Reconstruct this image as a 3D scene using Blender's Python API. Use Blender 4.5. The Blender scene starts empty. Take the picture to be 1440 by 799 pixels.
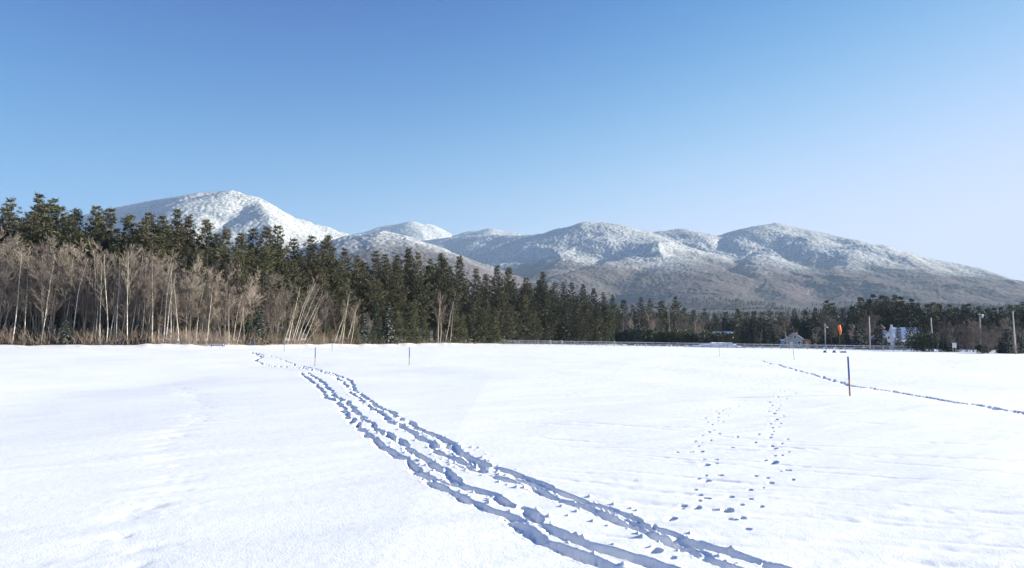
import bpy, math, random
import numpy as np
from mathutils import Vector, Matrix

R = math.radians
scene = bpy.context.scene
COL = scene.collection

# ------------------------------------------------------------------ camera
F = 960.0                     # focal length in photo pixels (24 mm on 36 mm)
PITCH = math.atan(75.5 / F)
EYE = 1.7
cam_d = bpy.data.cameras.new("camera")
cam_d.lens = 24.0
cam_d.sensor_width = 36.0
cam_d.clip_start = 0.1
cam_d.clip_end = 40000.0
cam = bpy.data.objects.new("camera", cam_d)
cam.location = (0, 0, EYE)
cam.rotation_euler = (R(90) + PITCH, 0, 0)
COL.objects.link(cam)
scene.camera = cam

# ------------------------------------------------------------------ light
SUN_EL, SUN_AZ = R(17.5), R(83.0)       # azimuth clockwise from the view direction
world = bpy.data.worlds.new("World")
scene.world = world
world.use_nodes = True
nt = world.node_tree
bg = nt.nodes["Background"]
sky = nt.nodes.new("ShaderNodeTexSky")
sky.sky_type = 'NISHITA'
sky.sun_disc = False
sky.sun_elevation = SUN_EL
sky.sun_rotation = SUN_AZ
sky.altitude = 300.0
sky.air_density = 1.0
sky.dust_density = 0.3
sky.ozone_density = 2.0
# deepen the clear winter blue: per-channel contrast below the horizon tone, soft shoulder above it


def wmath(op, a, b):
    n_ = nt.nodes.new("ShaderNodeMath"); n_.operation = op
    for k_, v_ in enumerate((a, b)):
        if isinstance(v_, (int, float)): n_.inputs[k_].default_value = v_
        else: nt.links.new(v_, n_.inputs[k_])
    return n_.outputs[0]


sep = nt.nodes.new("ShaderNodeSeparateColor"); comb = nt.nodes.new("ShaderNodeCombineColor")
nt.links.new(sky.outputs[0], sep.inputs[0])
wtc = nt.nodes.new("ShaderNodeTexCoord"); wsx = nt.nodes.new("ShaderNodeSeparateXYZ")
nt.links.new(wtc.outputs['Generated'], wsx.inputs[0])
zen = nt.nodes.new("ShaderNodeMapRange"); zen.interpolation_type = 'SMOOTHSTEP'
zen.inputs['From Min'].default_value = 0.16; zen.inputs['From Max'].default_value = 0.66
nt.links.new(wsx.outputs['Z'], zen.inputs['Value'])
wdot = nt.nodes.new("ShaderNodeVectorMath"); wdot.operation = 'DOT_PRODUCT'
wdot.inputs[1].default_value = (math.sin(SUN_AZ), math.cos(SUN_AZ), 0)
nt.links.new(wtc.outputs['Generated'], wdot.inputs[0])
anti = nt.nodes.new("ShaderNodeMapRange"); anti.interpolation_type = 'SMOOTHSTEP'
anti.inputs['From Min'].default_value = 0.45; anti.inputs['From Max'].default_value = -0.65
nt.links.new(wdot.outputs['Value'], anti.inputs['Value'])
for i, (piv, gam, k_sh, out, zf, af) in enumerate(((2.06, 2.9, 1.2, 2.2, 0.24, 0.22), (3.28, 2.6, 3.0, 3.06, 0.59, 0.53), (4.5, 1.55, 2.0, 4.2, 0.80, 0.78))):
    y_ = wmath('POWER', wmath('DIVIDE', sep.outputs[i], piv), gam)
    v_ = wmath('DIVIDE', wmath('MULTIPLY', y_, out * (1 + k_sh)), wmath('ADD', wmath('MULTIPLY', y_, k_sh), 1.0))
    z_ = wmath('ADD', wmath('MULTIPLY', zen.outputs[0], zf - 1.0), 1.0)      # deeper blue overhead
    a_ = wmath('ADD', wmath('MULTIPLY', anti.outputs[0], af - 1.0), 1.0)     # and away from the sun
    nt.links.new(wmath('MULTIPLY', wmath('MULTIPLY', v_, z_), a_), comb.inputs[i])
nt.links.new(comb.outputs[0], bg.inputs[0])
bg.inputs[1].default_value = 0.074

sd = bpy.data.lights.new("sun", 'SUN')
sd.energy = 5.0
sd.angle = R(0.5)
sd.color = (1.0, 0.945, 0.775)
so = bpy.data.objects.new("sun", sd)
sv = Vector((math.sin(SUN_AZ) * math.cos(SUN_EL), math.cos(SUN_AZ) * math.cos(SUN_EL), math.sin(SUN_EL)))
so.rotation_euler = sv.to_track_quat('Z', 'Y').to_euler()
so.location = sv * 200
COL.objects.link(so)

scene.view_settings.view_transform = 'Standard'
scene.view_settings.look = 'None'
scene.view_settings.gamma = 1.0
scene.view_settings.use_curve_mapping = False
scene.view_settings.exposure = 1.56
HAZE = 7.5e-5
scene.cycles.max_bounces = 6
scene.cycles.diffuse_bounces = 1
scene.cycles.volume_bounces = 0
scene.cycles.transparent_max_bounces = 4
scene.cycles.use_denoising = True

# ------------------------------------------------------------------ helpers
rng = random.Random(7)


def hash2(ix, iy, seed):
    h = (ix.astype(np.int64) * 374761393 + iy.astype(np.int64) * 668265263 + seed * 974634777) & 0xFFFFFFFF
    h = ((h ^ (h >> 13)) * 1274126177) & 0xFFFFFFFF
    h = ((h ^ (h >> 16)) * 2246822519) & 0xFFFFFFFF
    return ((h ^ (h >> 15)) & 0xFFFFFF) / float(0xFFFFFF)


def vnoise(x, y, seed=0):                      # value noise in -1 .. 1
    ix = np.floor(x); iy = np.floor(y)
    fx = x - ix; fy = y - iy
    ux = fx * fx * fx * (fx * (fx * 6 - 15) + 10); uy = fy * fy * fy * (fy * (fy * 6 - 15) + 10)
    a = hash2(ix, iy, seed); b = hash2(ix + 1, iy, seed)
    c = hash2(ix, iy + 1, seed); d = hash2(ix + 1, iy + 1, seed)
    return 2 * ((a * (1 - ux) + b * ux) * (1 - uy) + (c * (1 - ux) + d * ux) * uy) - 1


def fbm(x, y, seed=0, octaves=4, gain=0.5):
    s = np.zeros_like(x); a = 1.0
    for o in range(octaves):
        s = s + a * vnoise(x, y, seed + o * 17)
        x, y = x * 1.9 * 0.8 - y * 1.9 * 0.6 + 11.3, x * 1.9 * 0.6 + y * 1.9 * 0.8 + 5.1
        a *= gain
    return s


def sstep(a, b, x):
    t = np.clip((x - a) / (b - a), 0, 1)
    return t * t * (3 - 2 * t)


def terrace(x, y):                              # large shape of the snow field (no tracks)
    x = np.asarray(x, float); y = np.asarray(y, float)
    w = sstep(8, 150, y)
    far = -0.0135 * np.clip(x, -60, 140) - 0.55
    z = w * far
    # low lit bank where the field meets the left wood
    edge = edge_depth_w(x)
    t = y - edge
    z = z + np.where(x < 10, 1, 0) * ((0.42 + 0.16 * vnoise(x / 3.1, y / 5.0, 77) + 0.10 * vnoise(x / 1.2, y / 2.0, 78)) * sstep(-11, -2, t) * sstep(12, -20, x))
    # left foreground falls very gently away to the left
    z = z - 0.022 * np.clip(-x - 1.0, 0, 14) * sstep(60, 15, y) * sstep(-60, -10, x * 1.0)
    return z


def edge_depth_w(x):                            # depth of the left wood's edge for a ground x
    return np.interp(x, [-200, -78, -50, -34, -23, -8, 10, 40], [96, 105, 112, 148, 183, 222, 262, 280])


def px_x(px, depth):
    return (px - 720.0) / F * depth * 1.0


def at(px, py, depth):
    """world point seen at photo pixel (px, py) at the given forward distance"""
    u = (px - 720.0) / F; v = (399.5 - py) / F
    c, s = math.cos(PITCH), math.sin(PITCH)
    dx, dy, dz = u, c - v * s, s + v * c
    k = depth / dy
    return Vector((dx * k, depth, EYE + dz * k))


def gz(x, y):
    return float(terrace(np.array([x]), np.array([y]))[0])


def on_ground(px, depth):
    """ground point in the direction of a photo column, at a forward distance"""
    p = at(px, 478, depth)
    return Vector((p.x, depth, gz(p.x, depth)))


def ground_hit(px, py):
    """where the view line through a photo pixel meets the field"""
    d = 20.0
    lo, hi = 2.0, 420.0
    for _ in range(50):
        m = 0.5 * (lo + hi)
        p = at(px, py, m)
        if p.z > gz(p.x, p.y): lo = m
        else: hi = m
    p = at(px, py, 0.5 * (lo + hi))
    return (p.x, p.y)


class MB:
    def __init__(self): self.v = []; self.f = []
    def quad(self, a, b, c, d):
        n = len(self.v); self.v += [a, b, c, d]; self.f.append((n, n + 1, n + 2, n + 3))
    def tri(self, a, b, c):
        n = len(self.v); self.v += [a, b, c]; self.f.append((n, n + 1, n + 2))
    def tube(self, pts, rad, n=4, cap=True):
        base = len(self.v)
        for i, p in enumerate(pts):
            p = Vector(p)
            t = (Vector(pts[min(i + 1, len(pts) - 1)]) - Vector(pts[max(i - 1, 0)]))
            if t.length < 1e-6: t = Vector((0, 0, 1))
            t.normalize()
            a = t.cross(Vector((0.31, 0.95, 0.05)) if abs(t.y) < 0.9 else Vector((1, 0, 0))).normalized()
            b = t.cross(a)
            for k in range(n):
                an = 2 * math.pi * k / n
                self.v.append(tuple(p + (a * math.cos(an) + b * math.sin(an)) * rad[i]))
        for i in range(len(pts) - 1):
            for k in range(n):
                k2 = (k + 1) % n
                self.f.append((base + i * n + k, base + i * n + k2, base + (i + 1) * n + k2, base + (i + 1) * n + k))
        if cap and n > 2:
            self.f.append(tuple(base + (len(pts) - 1) * n + k for k in range(n)))
            self.f.append(tuple(base + k for k in reversed(range(n))))
    def box(self, x0, x1, y0, y1, z0, z1):
        n = len(self.v)
        self.v += [(x0, y0, z0), (x1, y0, z0), (x1, y1, z0), (x0, y1, z0), (x0, y0, z1), (x1, y0, z1), (x1, y1, z1), (x0, y1, z1)]
        for q in ((3, 2, 1, 0), (4, 5, 6, 7), (0, 1, 5, 4), (1, 2, 6, 5), (2, 3, 7, 6), (3, 0, 4, 7)):
            self.f.append(tuple(n + i for i in q))
    def prism(self, prof, y0, y1):              # profile in x,z extruded along y
        n = len(self.v); m = len(prof)
        self.v += [(x, y0, z) for x, z in prof] + [(x, y1, z) for x, z in prof]
        self.f.append(tuple(n + i for i in range(m)))
        self.f.append(tuple(n + m + i for i in reversed(range(m))))
        for i in range(m):
            j = (i + 1) % m
            self.f.append((n + j, n + i, n + m + i, n + m + j))
    def prism_x(self, prof, x0, x1):            # profile in y,z extruded along x
        n = len(self.v); m = len(prof)
        self.v += [(x0, y, z) for y, z in prof] + [(x1, y, z) for y, z in prof]
        self.f.append(tuple(n + i for i in reversed(range(m))))
        self.f.append(tuple(n + m + i for i in range(m)))
        for i in range(m):
            j = (i + 1) % m
            self.f.append((n + i, n + j, n + m + j, n + m + i))
    def build(self, name, mat, parent=None, smooth=False, loc=None):
        me = bpy.data.meshes.new(name)
        me.from_pydata([tuple(p) for p in self.v], [], self.f)
        me.materials.append(mat)
        if smooth: me.polygons.foreach_set('use_smooth', [True] * len(me.polygons))
        me.update()
        o = bpy.data.objects.new(name, me)
        COL.objects.link(o)
        if parent is not None: o.parent = parent
        if loc is not None: o.location = loc
        return o


def grid_mesh(name, X, Y, Z, mat, wrap=False):
    rows, cols = X.shape
    me = bpy.data.meshes.new(name)
    nv = rows * cols
    me.vertices.add(nv)
    co = np.empty((nv, 3), np.float32)
    co[:, 0] = X.ravel(); co[:, 1] = Y.ravel(); co[:, 2] = Z.ravel()
    me.vertices.foreach_set('co', co.ravel())
    idx = np.arange(nv).reshape(rows, cols)
    a = idx[:-1, :-1]; b = idx[:-1, 1:]; c = idx[1:, 1:]; d = idx[1:, :-1]
    q = np.stack([a, b, c, d], -1).reshape(-1, 4)
    if wrap:
        a = idx[:-1, -1]; b = idx[:-1, 0]; c = idx[1:, 0]; d = idx[1:, -1]
        q = np.concatenate([q, np.stack([a, b, c, d], -1).reshape(-1, 4)])
    q = q.astype(np.int32)
    nf = len(q)
    me.loops.add(nf * 4); me.polygons.add(nf)
    me.loops.foreach_set('vertex_index', q.ravel())
    me.polygons.foreach_set('loop_start', np.arange(0, nf * 4, 4, dtype=np.int32))
    me.polygons.foreach_set('loop_total', np.full(nf, 4, np.int32))
    me.polygons.foreach_set('use_smooth', np.ones(nf, bool))
    me.update(calc_edges=True)
    me.validate()
    me.materials.append(mat)
    o = bpy.data.objects.new(name, me)
    COL.objects.link(o)
    return o


def tag(o, label=None, cat=None, group=None, kind=None):
    if label: o['label'] = label
    if cat: o['category'] = cat
    if group: o['group'] = group
    if kind: o['kind'] = kind
    return o


def thing(name, label, cat, loc=(0, 0, 0), rz=0.0, group=None):
    o = bpy.data.objects.new(name, None)
    o.empty_display_size = 0.3
    o.location = loc; o.rotation_euler = (0, 0, rz)
    COL.objects.link(o)
    return tag(o, label, cat, group)


# ------------------------------------------------------------------ materials
def mat(name, col, rough=0.8, spec=0.2, var=0.0, scale=4.0, col2=None, objvar=0.0, bump=0.0, bscale=20.0, coords='Object'):
    m = bpy.data.materials.new(name); m.use_nodes = True
    t = m.node_tree; p = t.nodes["Principled BSDF"]
    p.inputs['Roughness'].default_value = rough
    p.inputs['Specular IOR Level'].default_value = spec
    p.inputs['Base Color'].default_value = (*col, 1)
    tc = t.nodes.new("ShaderNodeTexCoord")
    last = None
    if col2 is not None:
        n = t.nodes.new("ShaderNodeTexNoise"); n.inputs['Scale'].default_value = scale
        n.inputs['Detail'].default_value = 4
        t.links.new(tc.outputs[coords], n.inputs['Vector'])
        r = t.nodes.new("ShaderNodeValToRGB")
        r.color_ramp.elements[0].position = 0.36; r.color_ramp.elements[1].position = 0.64
        r.color_ramp.elements[0].color = (*col, 1); r.color_ramp.elements[1].color = (*col2, 1)
        t.links.new(n.outputs['Fac'], r.inputs['Fac'])
        last = r.outputs['Color']
    if objvar:
        oi = t.nodes.new("ShaderNodeObjectInfo")
        h = t.nodes.new("ShaderNodeHueSaturation")
        mr = t.nodes.new("ShaderNodeMapRange")
        mr.inputs['To Min'].default_value = 1 - objvar; mr.inputs['To Max'].default_value = 1 + objvar
        t.links.new(oi.outputs['Random'], mr.inputs['Value'])
        t.links.new(mr.outputs[0], h.inputs['Value'])
        mm = t.nodes.new("ShaderNodeMath"); mm.operation = 'MULTIPLY'; mm.inputs[1].default_value = 7.31
        fr = t.nodes.new("ShaderNodeMath"); fr.operation = 'FRACT'
        t.links.new(oi.outputs['Random'], mm.inputs[0]); t.links.new(mm.outputs[0], fr.inputs[0])
        m2 = t.nodes.new("ShaderNodeMapRange"); m2.inputs['To Min'].default_value = 0.475; m2.inputs['To Max'].default_value = 0.525
        t.links.new(fr.outputs[0], m2.inputs['Value']); t.links.new(m2.outputs[0], h.inputs['Hue'])
        if last: t.links.new(last, h.inputs['Color'])
        else: h.inputs['Color'].default_value = (*col, 1)
        last = h.outputs['Color']
    if last: t.links.new(last, p.inputs['Base Color'])
    if bump:
        n = t.nodes.new("ShaderNodeTexNoise"); n.inputs['Scale'].default_value = bscale; n.inputs['Detail'].default_value = 5
        t.links.new(tc.outputs[coords], n.inputs['Vector'])
        b = t.nodes.new("ShaderNodeBump"); b.inputs['Strength'].default_value = bump; b.inputs['Distance'].default_value = 0.05
        t.links.new(n.outputs['Fac'], b.inputs['Height']); t.links.new(b.outputs[0], p.inputs['Normal'])
    return m


M = {}
M['pine'] = mat('pine_needles', (0.040, 0.043, 0.021), 0.6, 0.25, col2=(0.100, 0.094, 0.050), scale=0.35, objvar=0.28)
M['olive'] = mat('young_pine_needles', (0.052, 0.062, 0.026), 0.6, 0.25, col2=(0.105, 0.105, 0.048), scale=0.5, objvar=0.22)
M['spruce'] = mat('spruce_needles', (0.020, 0.030, 0.022), 0.6, 0.25, col2=(0.045, 0.058, 0.040), scale=0.8, objvar=0.22)
M['pinebark'] = mat('pine_bark', (0.10, 0.080, 0.065), 0.9, 0.1, col2=(0.20, 0.165, 0.14), scale=1.2, objvar=0.2)
M['twig'] = mat('grey_brown_twigs', (0.145, 0.118, 0.100), 0.85, 0.15, col2=(0.235, 0.195, 0.165), scale=0.4, objvar=0.22)
M['tantwig'] = mat('tan_twigs', (0.175, 0.145, 0.122), 0.85, 0.15, col2=(0.265, 0.225, 0.192), scale=0.4, objvar=0.2)
M['bark'] = mat('grey_bark', (0.17, 0.145, 0.125), 0.9, 0.1, col2=(0.27, 0.235, 0.205), scale=1.0, objvar=0.2)
M['birch'] = mat('white_birch_bark', (0.50, 0.46, 0.40), 0.7, 0.2, col2=(0.74, 0.69, 0.61), scale=2.0, objvar=0.1)
M['brush'] = mat('brush_stems', (0.13, 0.10, 0.082), 0.9, 0.1, col2=(0.26, 0.205, 0.165), scale=0.15, objvar=0)
M['snowbit'] = mat('lying_snow', (0.82, 0.83, 0.85), 0.6, 0.2, bump=0.3, bscale=6)
M['bluepaint'] = mat('blue_paint', (0.030, 0.075, 0.30), 0.5, 0.4, col2=(0.045, 0.10, 0.36), scale=6)
M['tanwood'] = mat('orange_tan_wood', (0.33, 0.20, 0.12), 0.7, 0.2, col2=(0.45, 0.29, 0.19), scale=5)
M['greywood'] = mat('weathered_grey_wood', (0.50, 0.48, 0.46), 0.85, 0.15, col2=(0.64, 0.61, 0.58), scale=1.2, objvar=0.06)
M['polewood'] = mat('sunbleached_pole', (0.50, 0.45, 0.40), 0.8, 0.15, col2=(0.62, 0.57, 0.52), scale=0.8, objvar=0.08)
M['whitewall'] = mat('white_clapboard', (0.74, 0.74, 0.74), 0.6, 0.3, col2=(0.80, 0.80, 0.80), scale=1.0)
M['greywall'] = mat('pale_grey_clapboard', (0.33, 0.34, 0.36), 0.7, 0.2, col2=(0.40, 0.41, 0.43), scale=1.0)
M['redwall'] = mat('barn_red', (0.25, 0.055, 0.045), 0.7, 0.2, col2=(0.33, 0.09, 0.07), scale=1.0)
M['glass'] = mat('dark_window', (0.03, 0.04, 0.055), 0.12, 0.5, col2=(0.045, 0.055, 0.07), scale=0.7)
M['trim'] = mat('white_trim', (0.78, 0.78, 0.78), 0.5, 0.3, col2=(0.82, 0.82, 0.81), scale=3.0)
M['orange'] = mat('windsock_orange', (0.90, 0.16, 0.035), 0.6, 0.2, col2=(0.98, 0.24, 0.06), scale=2.0)
M['metal'] = mat('galvanised_metal', (0.42, 0.43, 0.45), 0.4, 0.5, col2=(0.52, 0.52, 0.53), scale=3.0)
M['darkmetal'] = mat('dark_metal', (0.06, 0.06, 0.07), 0.5, 0.4, col2=(0.10, 0.10, 0.11), scale=3.0)
M['shedwood'] = mat('orange_shed_boards', (0.36, 0.20, 0.09), 0.8, 0.2, col2=(0.46, 0.27, 0.13), scale=1.2)
M['yellow'] = mat('yellow_paint', (0.75, 0.55, 0.10), 0.5, 0.3, col2=(0.82, 0.62, 0.15), scale=5)
M['whiteboard'] = mat('white_board', (0.78, 0.78, 0.79), 0.5, 0.3, col2=(0.83, 0.83, 0.83), scale=3.0)
M['brick'] = mat('chimney_brick', (0.26, 0.11, 0.08), 0.85, 0.1, col2=(0.34, 0.16, 0.12), scale=3.0)
M['farpine'] = mat('far_conifers', (0.028, 0.038, 0.028), 0.8, 0.1, col2=(0.10, 0.10, 0.085), scale=0.012)


def snow_material():
    m = bpy.data.materials.new('field_snow'); m.use_nodes = True
    t = m.node_tree; p = t.nodes["Principled BSDF"]
    L = t.links
    geo = t.nodes.new("ShaderNodeNewGeometry")
    p.inputs['Base Color'].default_value = (0.82, 0.825, 0.835, 1)
    p.inputs['Roughness'].default_value = 0.62
    p.inputs['IOR'].default_value = 1.31
    p.inputs['Specular IOR Level'].default_value = 0.5
    # wind-packed tone: broad, faint
    n0 = t.nodes.new("ShaderNodeTexNoise"); n0.inputs['Scale'].default_value = 0.35; n0.inputs['Detail'].default_value = 5
    mp = t.nodes.new("ShaderNodeMapping"); mp.inputs['Scale'].default_value = (0.5, 2.2, 1); mp.inputs['Rotation'].default_value = (0, 0, R(24))
    L.new(geo.outputs['Position'], mp.inputs['Vector']); L.new(mp.outputs[0], n0.inputs['Vector'])
    # grain
    n1 = t.nodes.new("ShaderNodeTexNoise"); n1.inputs['Scale'].default_value = 55; n1.inputs['Detail'].default_value = 3
    n2 = t.nodes.new("ShaderNodeTexNoise"); n2.inputs['Scale'].default_value = 9; n2.inputs['Detail'].default_value = 4
    L.new(geo.outputs['Position'], n1.inputs['Vector']); L.new(geo.outputs['Position'], n2.inputs['Vector'])
    b0 = t.nodes.new("ShaderNodeBump"); b0.inputs['Strength'].default_value = 0.5; b0.inputs['Distance'].default_value = 0.05
    b2 = t.nodes.new("ShaderNodeBump"); b2.inputs['Strength'].default_value = 0.30; b2.inputs['Distance'].default_value = 0.018
    b1 = t.nodes.new("ShaderNodeBump"); b1.inputs['Strength'].default_value = 0.6; b1.inputs['Distance'].default_value = 0.006
    L.new(n0.outputs['Fac'], b0.inputs['Height'])
    L.new(n2.outputs['Fac'], b2.inputs['Height']); L.new(b0.outputs[0], b2.inputs['Normal'])
    L.new(n1.outputs['Fac'], b1.inputs['Height']); L.new(b2.outputs[0], b1.inputs['Normal'])
    L.new(b1.outputs[0], p.inputs['Normal'])
    return m


M['snow'] = snow_material()


def mountain_material():
    m = bpy.data.materials.new('frosted_mountain_forest'); m.use_nodes = True
    t = m.node_tree; p = t.nodes["Principled BSDF"]; L = t.links
    p.inputs['Roughness'].default_value = 0.95
    p.inputs['Specular IOR Level'].default_value = 0.05
    geo = t.nodes.new("ShaderNodeNewGeometry")
    sx = t.nodes.new("ShaderNodeSeparateXYZ"); L.new(geo.outputs['Position'], sx.inputs[0])
    def noise(scale, detail, seed=0.0):
        n = t.nodes.new("ShaderNodeTexNoise"); n.inputs['Scale'].default_value = scale; n.inputs['Detail'].default_value = detail
        mp = t.nodes.new("ShaderNodeMapping"); mp.inputs['Location'].default_value = (seed, seed * 1.7, 0); mp.inputs['Scale'].default_value = (1, 1, 1)
        L.new(geo.outputs['Position'], mp.inputs['Vector']); L.new(mp.outputs[0], n.inputs['Vector'])
        return n.outputs['Fac']
    def math_(op, a, b, c=None):
        n = t.nodes.new("ShaderNodeMath"); n.operation = op
        for i, v in enumerate((a, b, c)):
            if v is None: continue
            if isinstance(v, (int, float)): n.inputs[i].default_value = v
            else: L.new(v, n.inputs[i])
        return n.outputs[0]
    def ramp(fac, a, b, ca, cb):
        r = t.nodes.new("ShaderNodeValToRGB")
        r.color_ramp.elements[0].position = a; r.color_ramp.elements[1].position = b
        r.color_ramp.elements[0].color = (*ca, 1); r.color_ramp.elements[1].color = (*cb, 1)
        L.new(fac, r.inputs['Fac']); return r.outputs['Color']
    def mix(f, a, b):
        n = t.nodes.new("ShaderNodeMix"); n.data_type = 'RGBA'
        L.new(f, n.inputs[0]); L.new(a, n.inputs[6]); L.new(b, n.inputs[7]); return n.outputs[2]
    big = noise(0.0022, 5)
    mid = noise(0.012, 5, 40)
    fine = noise(0.075, 4, 90)
    frost = ramp(fine, 0.36, 0.64, (0.21, 0.22, 0.23), (0.54, 0.545, 0.555))
    dark = ramp(fine, 0.35, 0.68, (0.12, 0.13, 0.135), (0.42, 0.425, 0.435))
    patch = ramp(mid, 0.50, 0.70, (0, 0, 0), (1, 1, 1))
    white = mix(patch, frost, dark)
    brown = ramp(fine, 0.32, 0.70, (0.082, 0.066, 0.068), (0.140, 0.118, 0.122))
    conif = ramp(noise(0.006, 5, 21), 0.56, 0.68, (0, 0, 0), (1, 1, 1))
    green = ramp(fine, 0.3, 0.7, (0.035, 0.040, 0.035), (0.13, 0.125, 0.12))
    low = mix(conif, brown, green)
    # frost line near 430 m, ragged
    h = math_('ADD', sx.outputs['Z'], math_('MULTIPLY', math_('SUBTRACT', big, 0.5), 330.0))
    h = math_('ADD', h, math_('MULTIPLY', math_('SUBTRACT', mid, 0.5), 170.0))
    f = t.nodes.new("ShaderNodeMapRange"); f.inputs['From Min'].default_value = 315; f.inputs['From Max'].default_value = 460
    L.new(h, f.inputs['Value'])
    col = mix(f.outputs[0], low, white)
    L.new(col, p.inputs['Base Color'])
    b = t.nodes.new("ShaderNodeBump"); b.inputs['Strength'].default_value = 0.6; b.inputs['Distance'].default_value = 3.5
    L.new(fine, b.inputs['Height']); L.new(b.outputs[0], p.inputs['Normal'])
    return m


M['mountain'] = mountain_material()

# ------------------------------------------------------------------ snow field with tracks
az_f = np.linspace(R(-41), R(41), 1640)
az_c = np.linspace(R(41), R(319), 90)[1:-1]
AZ = np.concatenate([az_f, az_c])
ypx = np.arange(345, 4.9, -0.55)
rad = np.concatenate([[0.02, 0.5, 1, 1.6, 2.2, 2.8, 3.4, 4.0, 4.5], 1632.0 / ypx, np.geomspace(345, 9000, 26)])
AA, RR = np.meshgrid(AZ, rad)
GX = RR * np.sin(AA); GY = RR * np.cos(AA)
GZ = terrace(GX, GY)
near_w = 1 - sstep(220, 340, RR)
# wind drift relief
ca, sa = math.cos(R(24)), math.sin(R(24))
ux = GX * ca + GY * sa; uy = -GX * sa + GY * ca
GZ += near_w * (0.06 * fbm(GX / 9.0, GY / 9.0, 3, 3) + 0.010 * fbm(ux / 2.6, uy / 0.75, 9, 4))
ripple = fbm(ux / 1.8, uy / 0.34, 31, 3)
GZ += near_w * 0.010 * np.clip(ripple - 0.35, 0, 1) * sstep(-3, 5, GX)

dep = np.zeros_like(GX)        # pressed-in depth (negative)
rim = np.zeros_like(GX)
soft = np.zeros_like(GX)       # drifted-over dents
nfine = len(az_f)


def stamp(cx, cy, ang, a, b, depth, rimh=0.0, soft=0.22, rag=0.35, seed=0):
    r = math.hypot(cx, cy); th = math.atan2(cx, cy)
    ext = max(a, b) * 1.9
    c0 = np.searchsorted(az_f, th - ext / r); c1 = np.searchsorted(az_f, th + ext / r)
    r0 = np.searchsorted(rad, r - ext); r1 = np.searchsorted(rad, r + ext)
    if c1 <= c0 or r1 <= r0: return
    sl = (slice(r0, r1), slice(c0, c1))
    x = GX[sl] - cx; y = GY[sl] - cy
    u = x * math.cos(ang) + y * math.sin(ang); v = -x * math.sin(ang) + y * math.cos(ang)
    q = np.sqrt((u / a) ** 2 + (v / b) ** 2)
    gx, gy = GX[sl], GY[sl]
    q = q + rag * np.where(v < 0, 1.25, 0.7) * (0.6 * vnoise(gx / 0.11, gy / 0.11, 5) + 0.5 * vnoise(gx / 0.045, gy / 0.045, 8))
    d = -depth * (1 - sstep(1.0 - soft, 1.0 + soft, q))
    dep[sl] = np.minimum(dep[sl], d)
    if rimh:
        k = np.exp(-((q - 1.35) / 0.28) ** 2) * rimh * np.clip(0.4 + vnoise(gx / 0.07, gy / 0.07, 12) + 0.6 * vnoise(gx / 0.03, gy / 0.03, 15), 0, 2)
        rim[sl] = np.maximum(rim[sl], k)


def resample(pts, step):
    out = []
    acc = 0.0
    for (x0, y0), (x1, y1) in zip(pts[:-1], pts[1:]):
        L_ = math.hypot(x1 - x0, y1 - y0)
        if L_ < 1e-6: continue
        s = step - acc
        while s <= L_:
            out.append((x0 + (x1 - x0) * s / L_, y0 + (y1 - y0) * s / L_, math.atan2(y1 - y0, x1 - x0)))
            s += step
        acc = (acc + L_) % step
    return out


def z1(pts): return [(340 + x / 3.475, 470 + y / 3.475) for x, y in pts]
def z2(pts): return [(600 + x / 2.88, 600 + y / 2.88) for x, y in pts]
def z3(pts): return [(900 + x / 2.506, 480 + y / 2.506) for x, y in pts]
def z4(pts): return [(x / 2.505, 480 + y / 2.505) for x, y in pts]


rows_prints = [
    z1([(290, 185), (300, 205), (330, 235), (370, 260), (400, 290), (400, 315), (450, 335), (490, 370), (515, 410), (545, 440), (580, 465), (640, 505), (705, 552), (830, 620)])
    + z2([(36, 215), (160, 285), (240, 320), (320, 362), (430, 430), (530, 480), (720, 560), (880, 640)]),
    z1([(320, 185), (335, 200), (355, 218), (400, 250), (435, 280), (450, 310), (510, 345), (570, 395), (610, 430), (650, 465), (700, 490), (780, 525), (860, 575), (970, 650)])
    + z2([(60, 165), (150, 230), (240, 262), (380, 330), (480, 385), (680, 485), (850, 540), (1000, 600), (1100, 650)]),
    z1([(140, 105), (200, 125), (260, 150), (330, 165), (400, 180), (450, 192), (490, 215), (535, 243), (545, 275), (600, 318), (640, 350), (720, 385), (760, 410), (830, 445), (900, 480), (960, 500), (1010, 525), (1060, 560), (1130, 600), (1200, 635)])
    + z2([(70, 60), (140, 95), (230, 145), (380, 195), (470, 225), (600, 280), (700, 315), (900, 390), (960, 415), (1080, 460), (1200, 505), (1330, 545), (1450, 590)]),
    z1([(60, 125), (100, 145), (160, 155), (240, 160), (290, 166), (400, 185), (455, 205), (470, 230), (520, 262), (525, 290), (570, 320), (590, 345), (640, 372), (690, 402), (730, 435), (800, 465), (870, 500), (930, 530), (980, 575), (1040, 600), (1110, 640), (1170, 660)])
    + z2([(110, 120), (240, 180), (290, 192), (450, 250), (510, 272), (700, 350), (790, 380), (930, 445), (1050, 500), (1150, 540), (1290, 600)]),
]
pr = random.Random(21)
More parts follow.
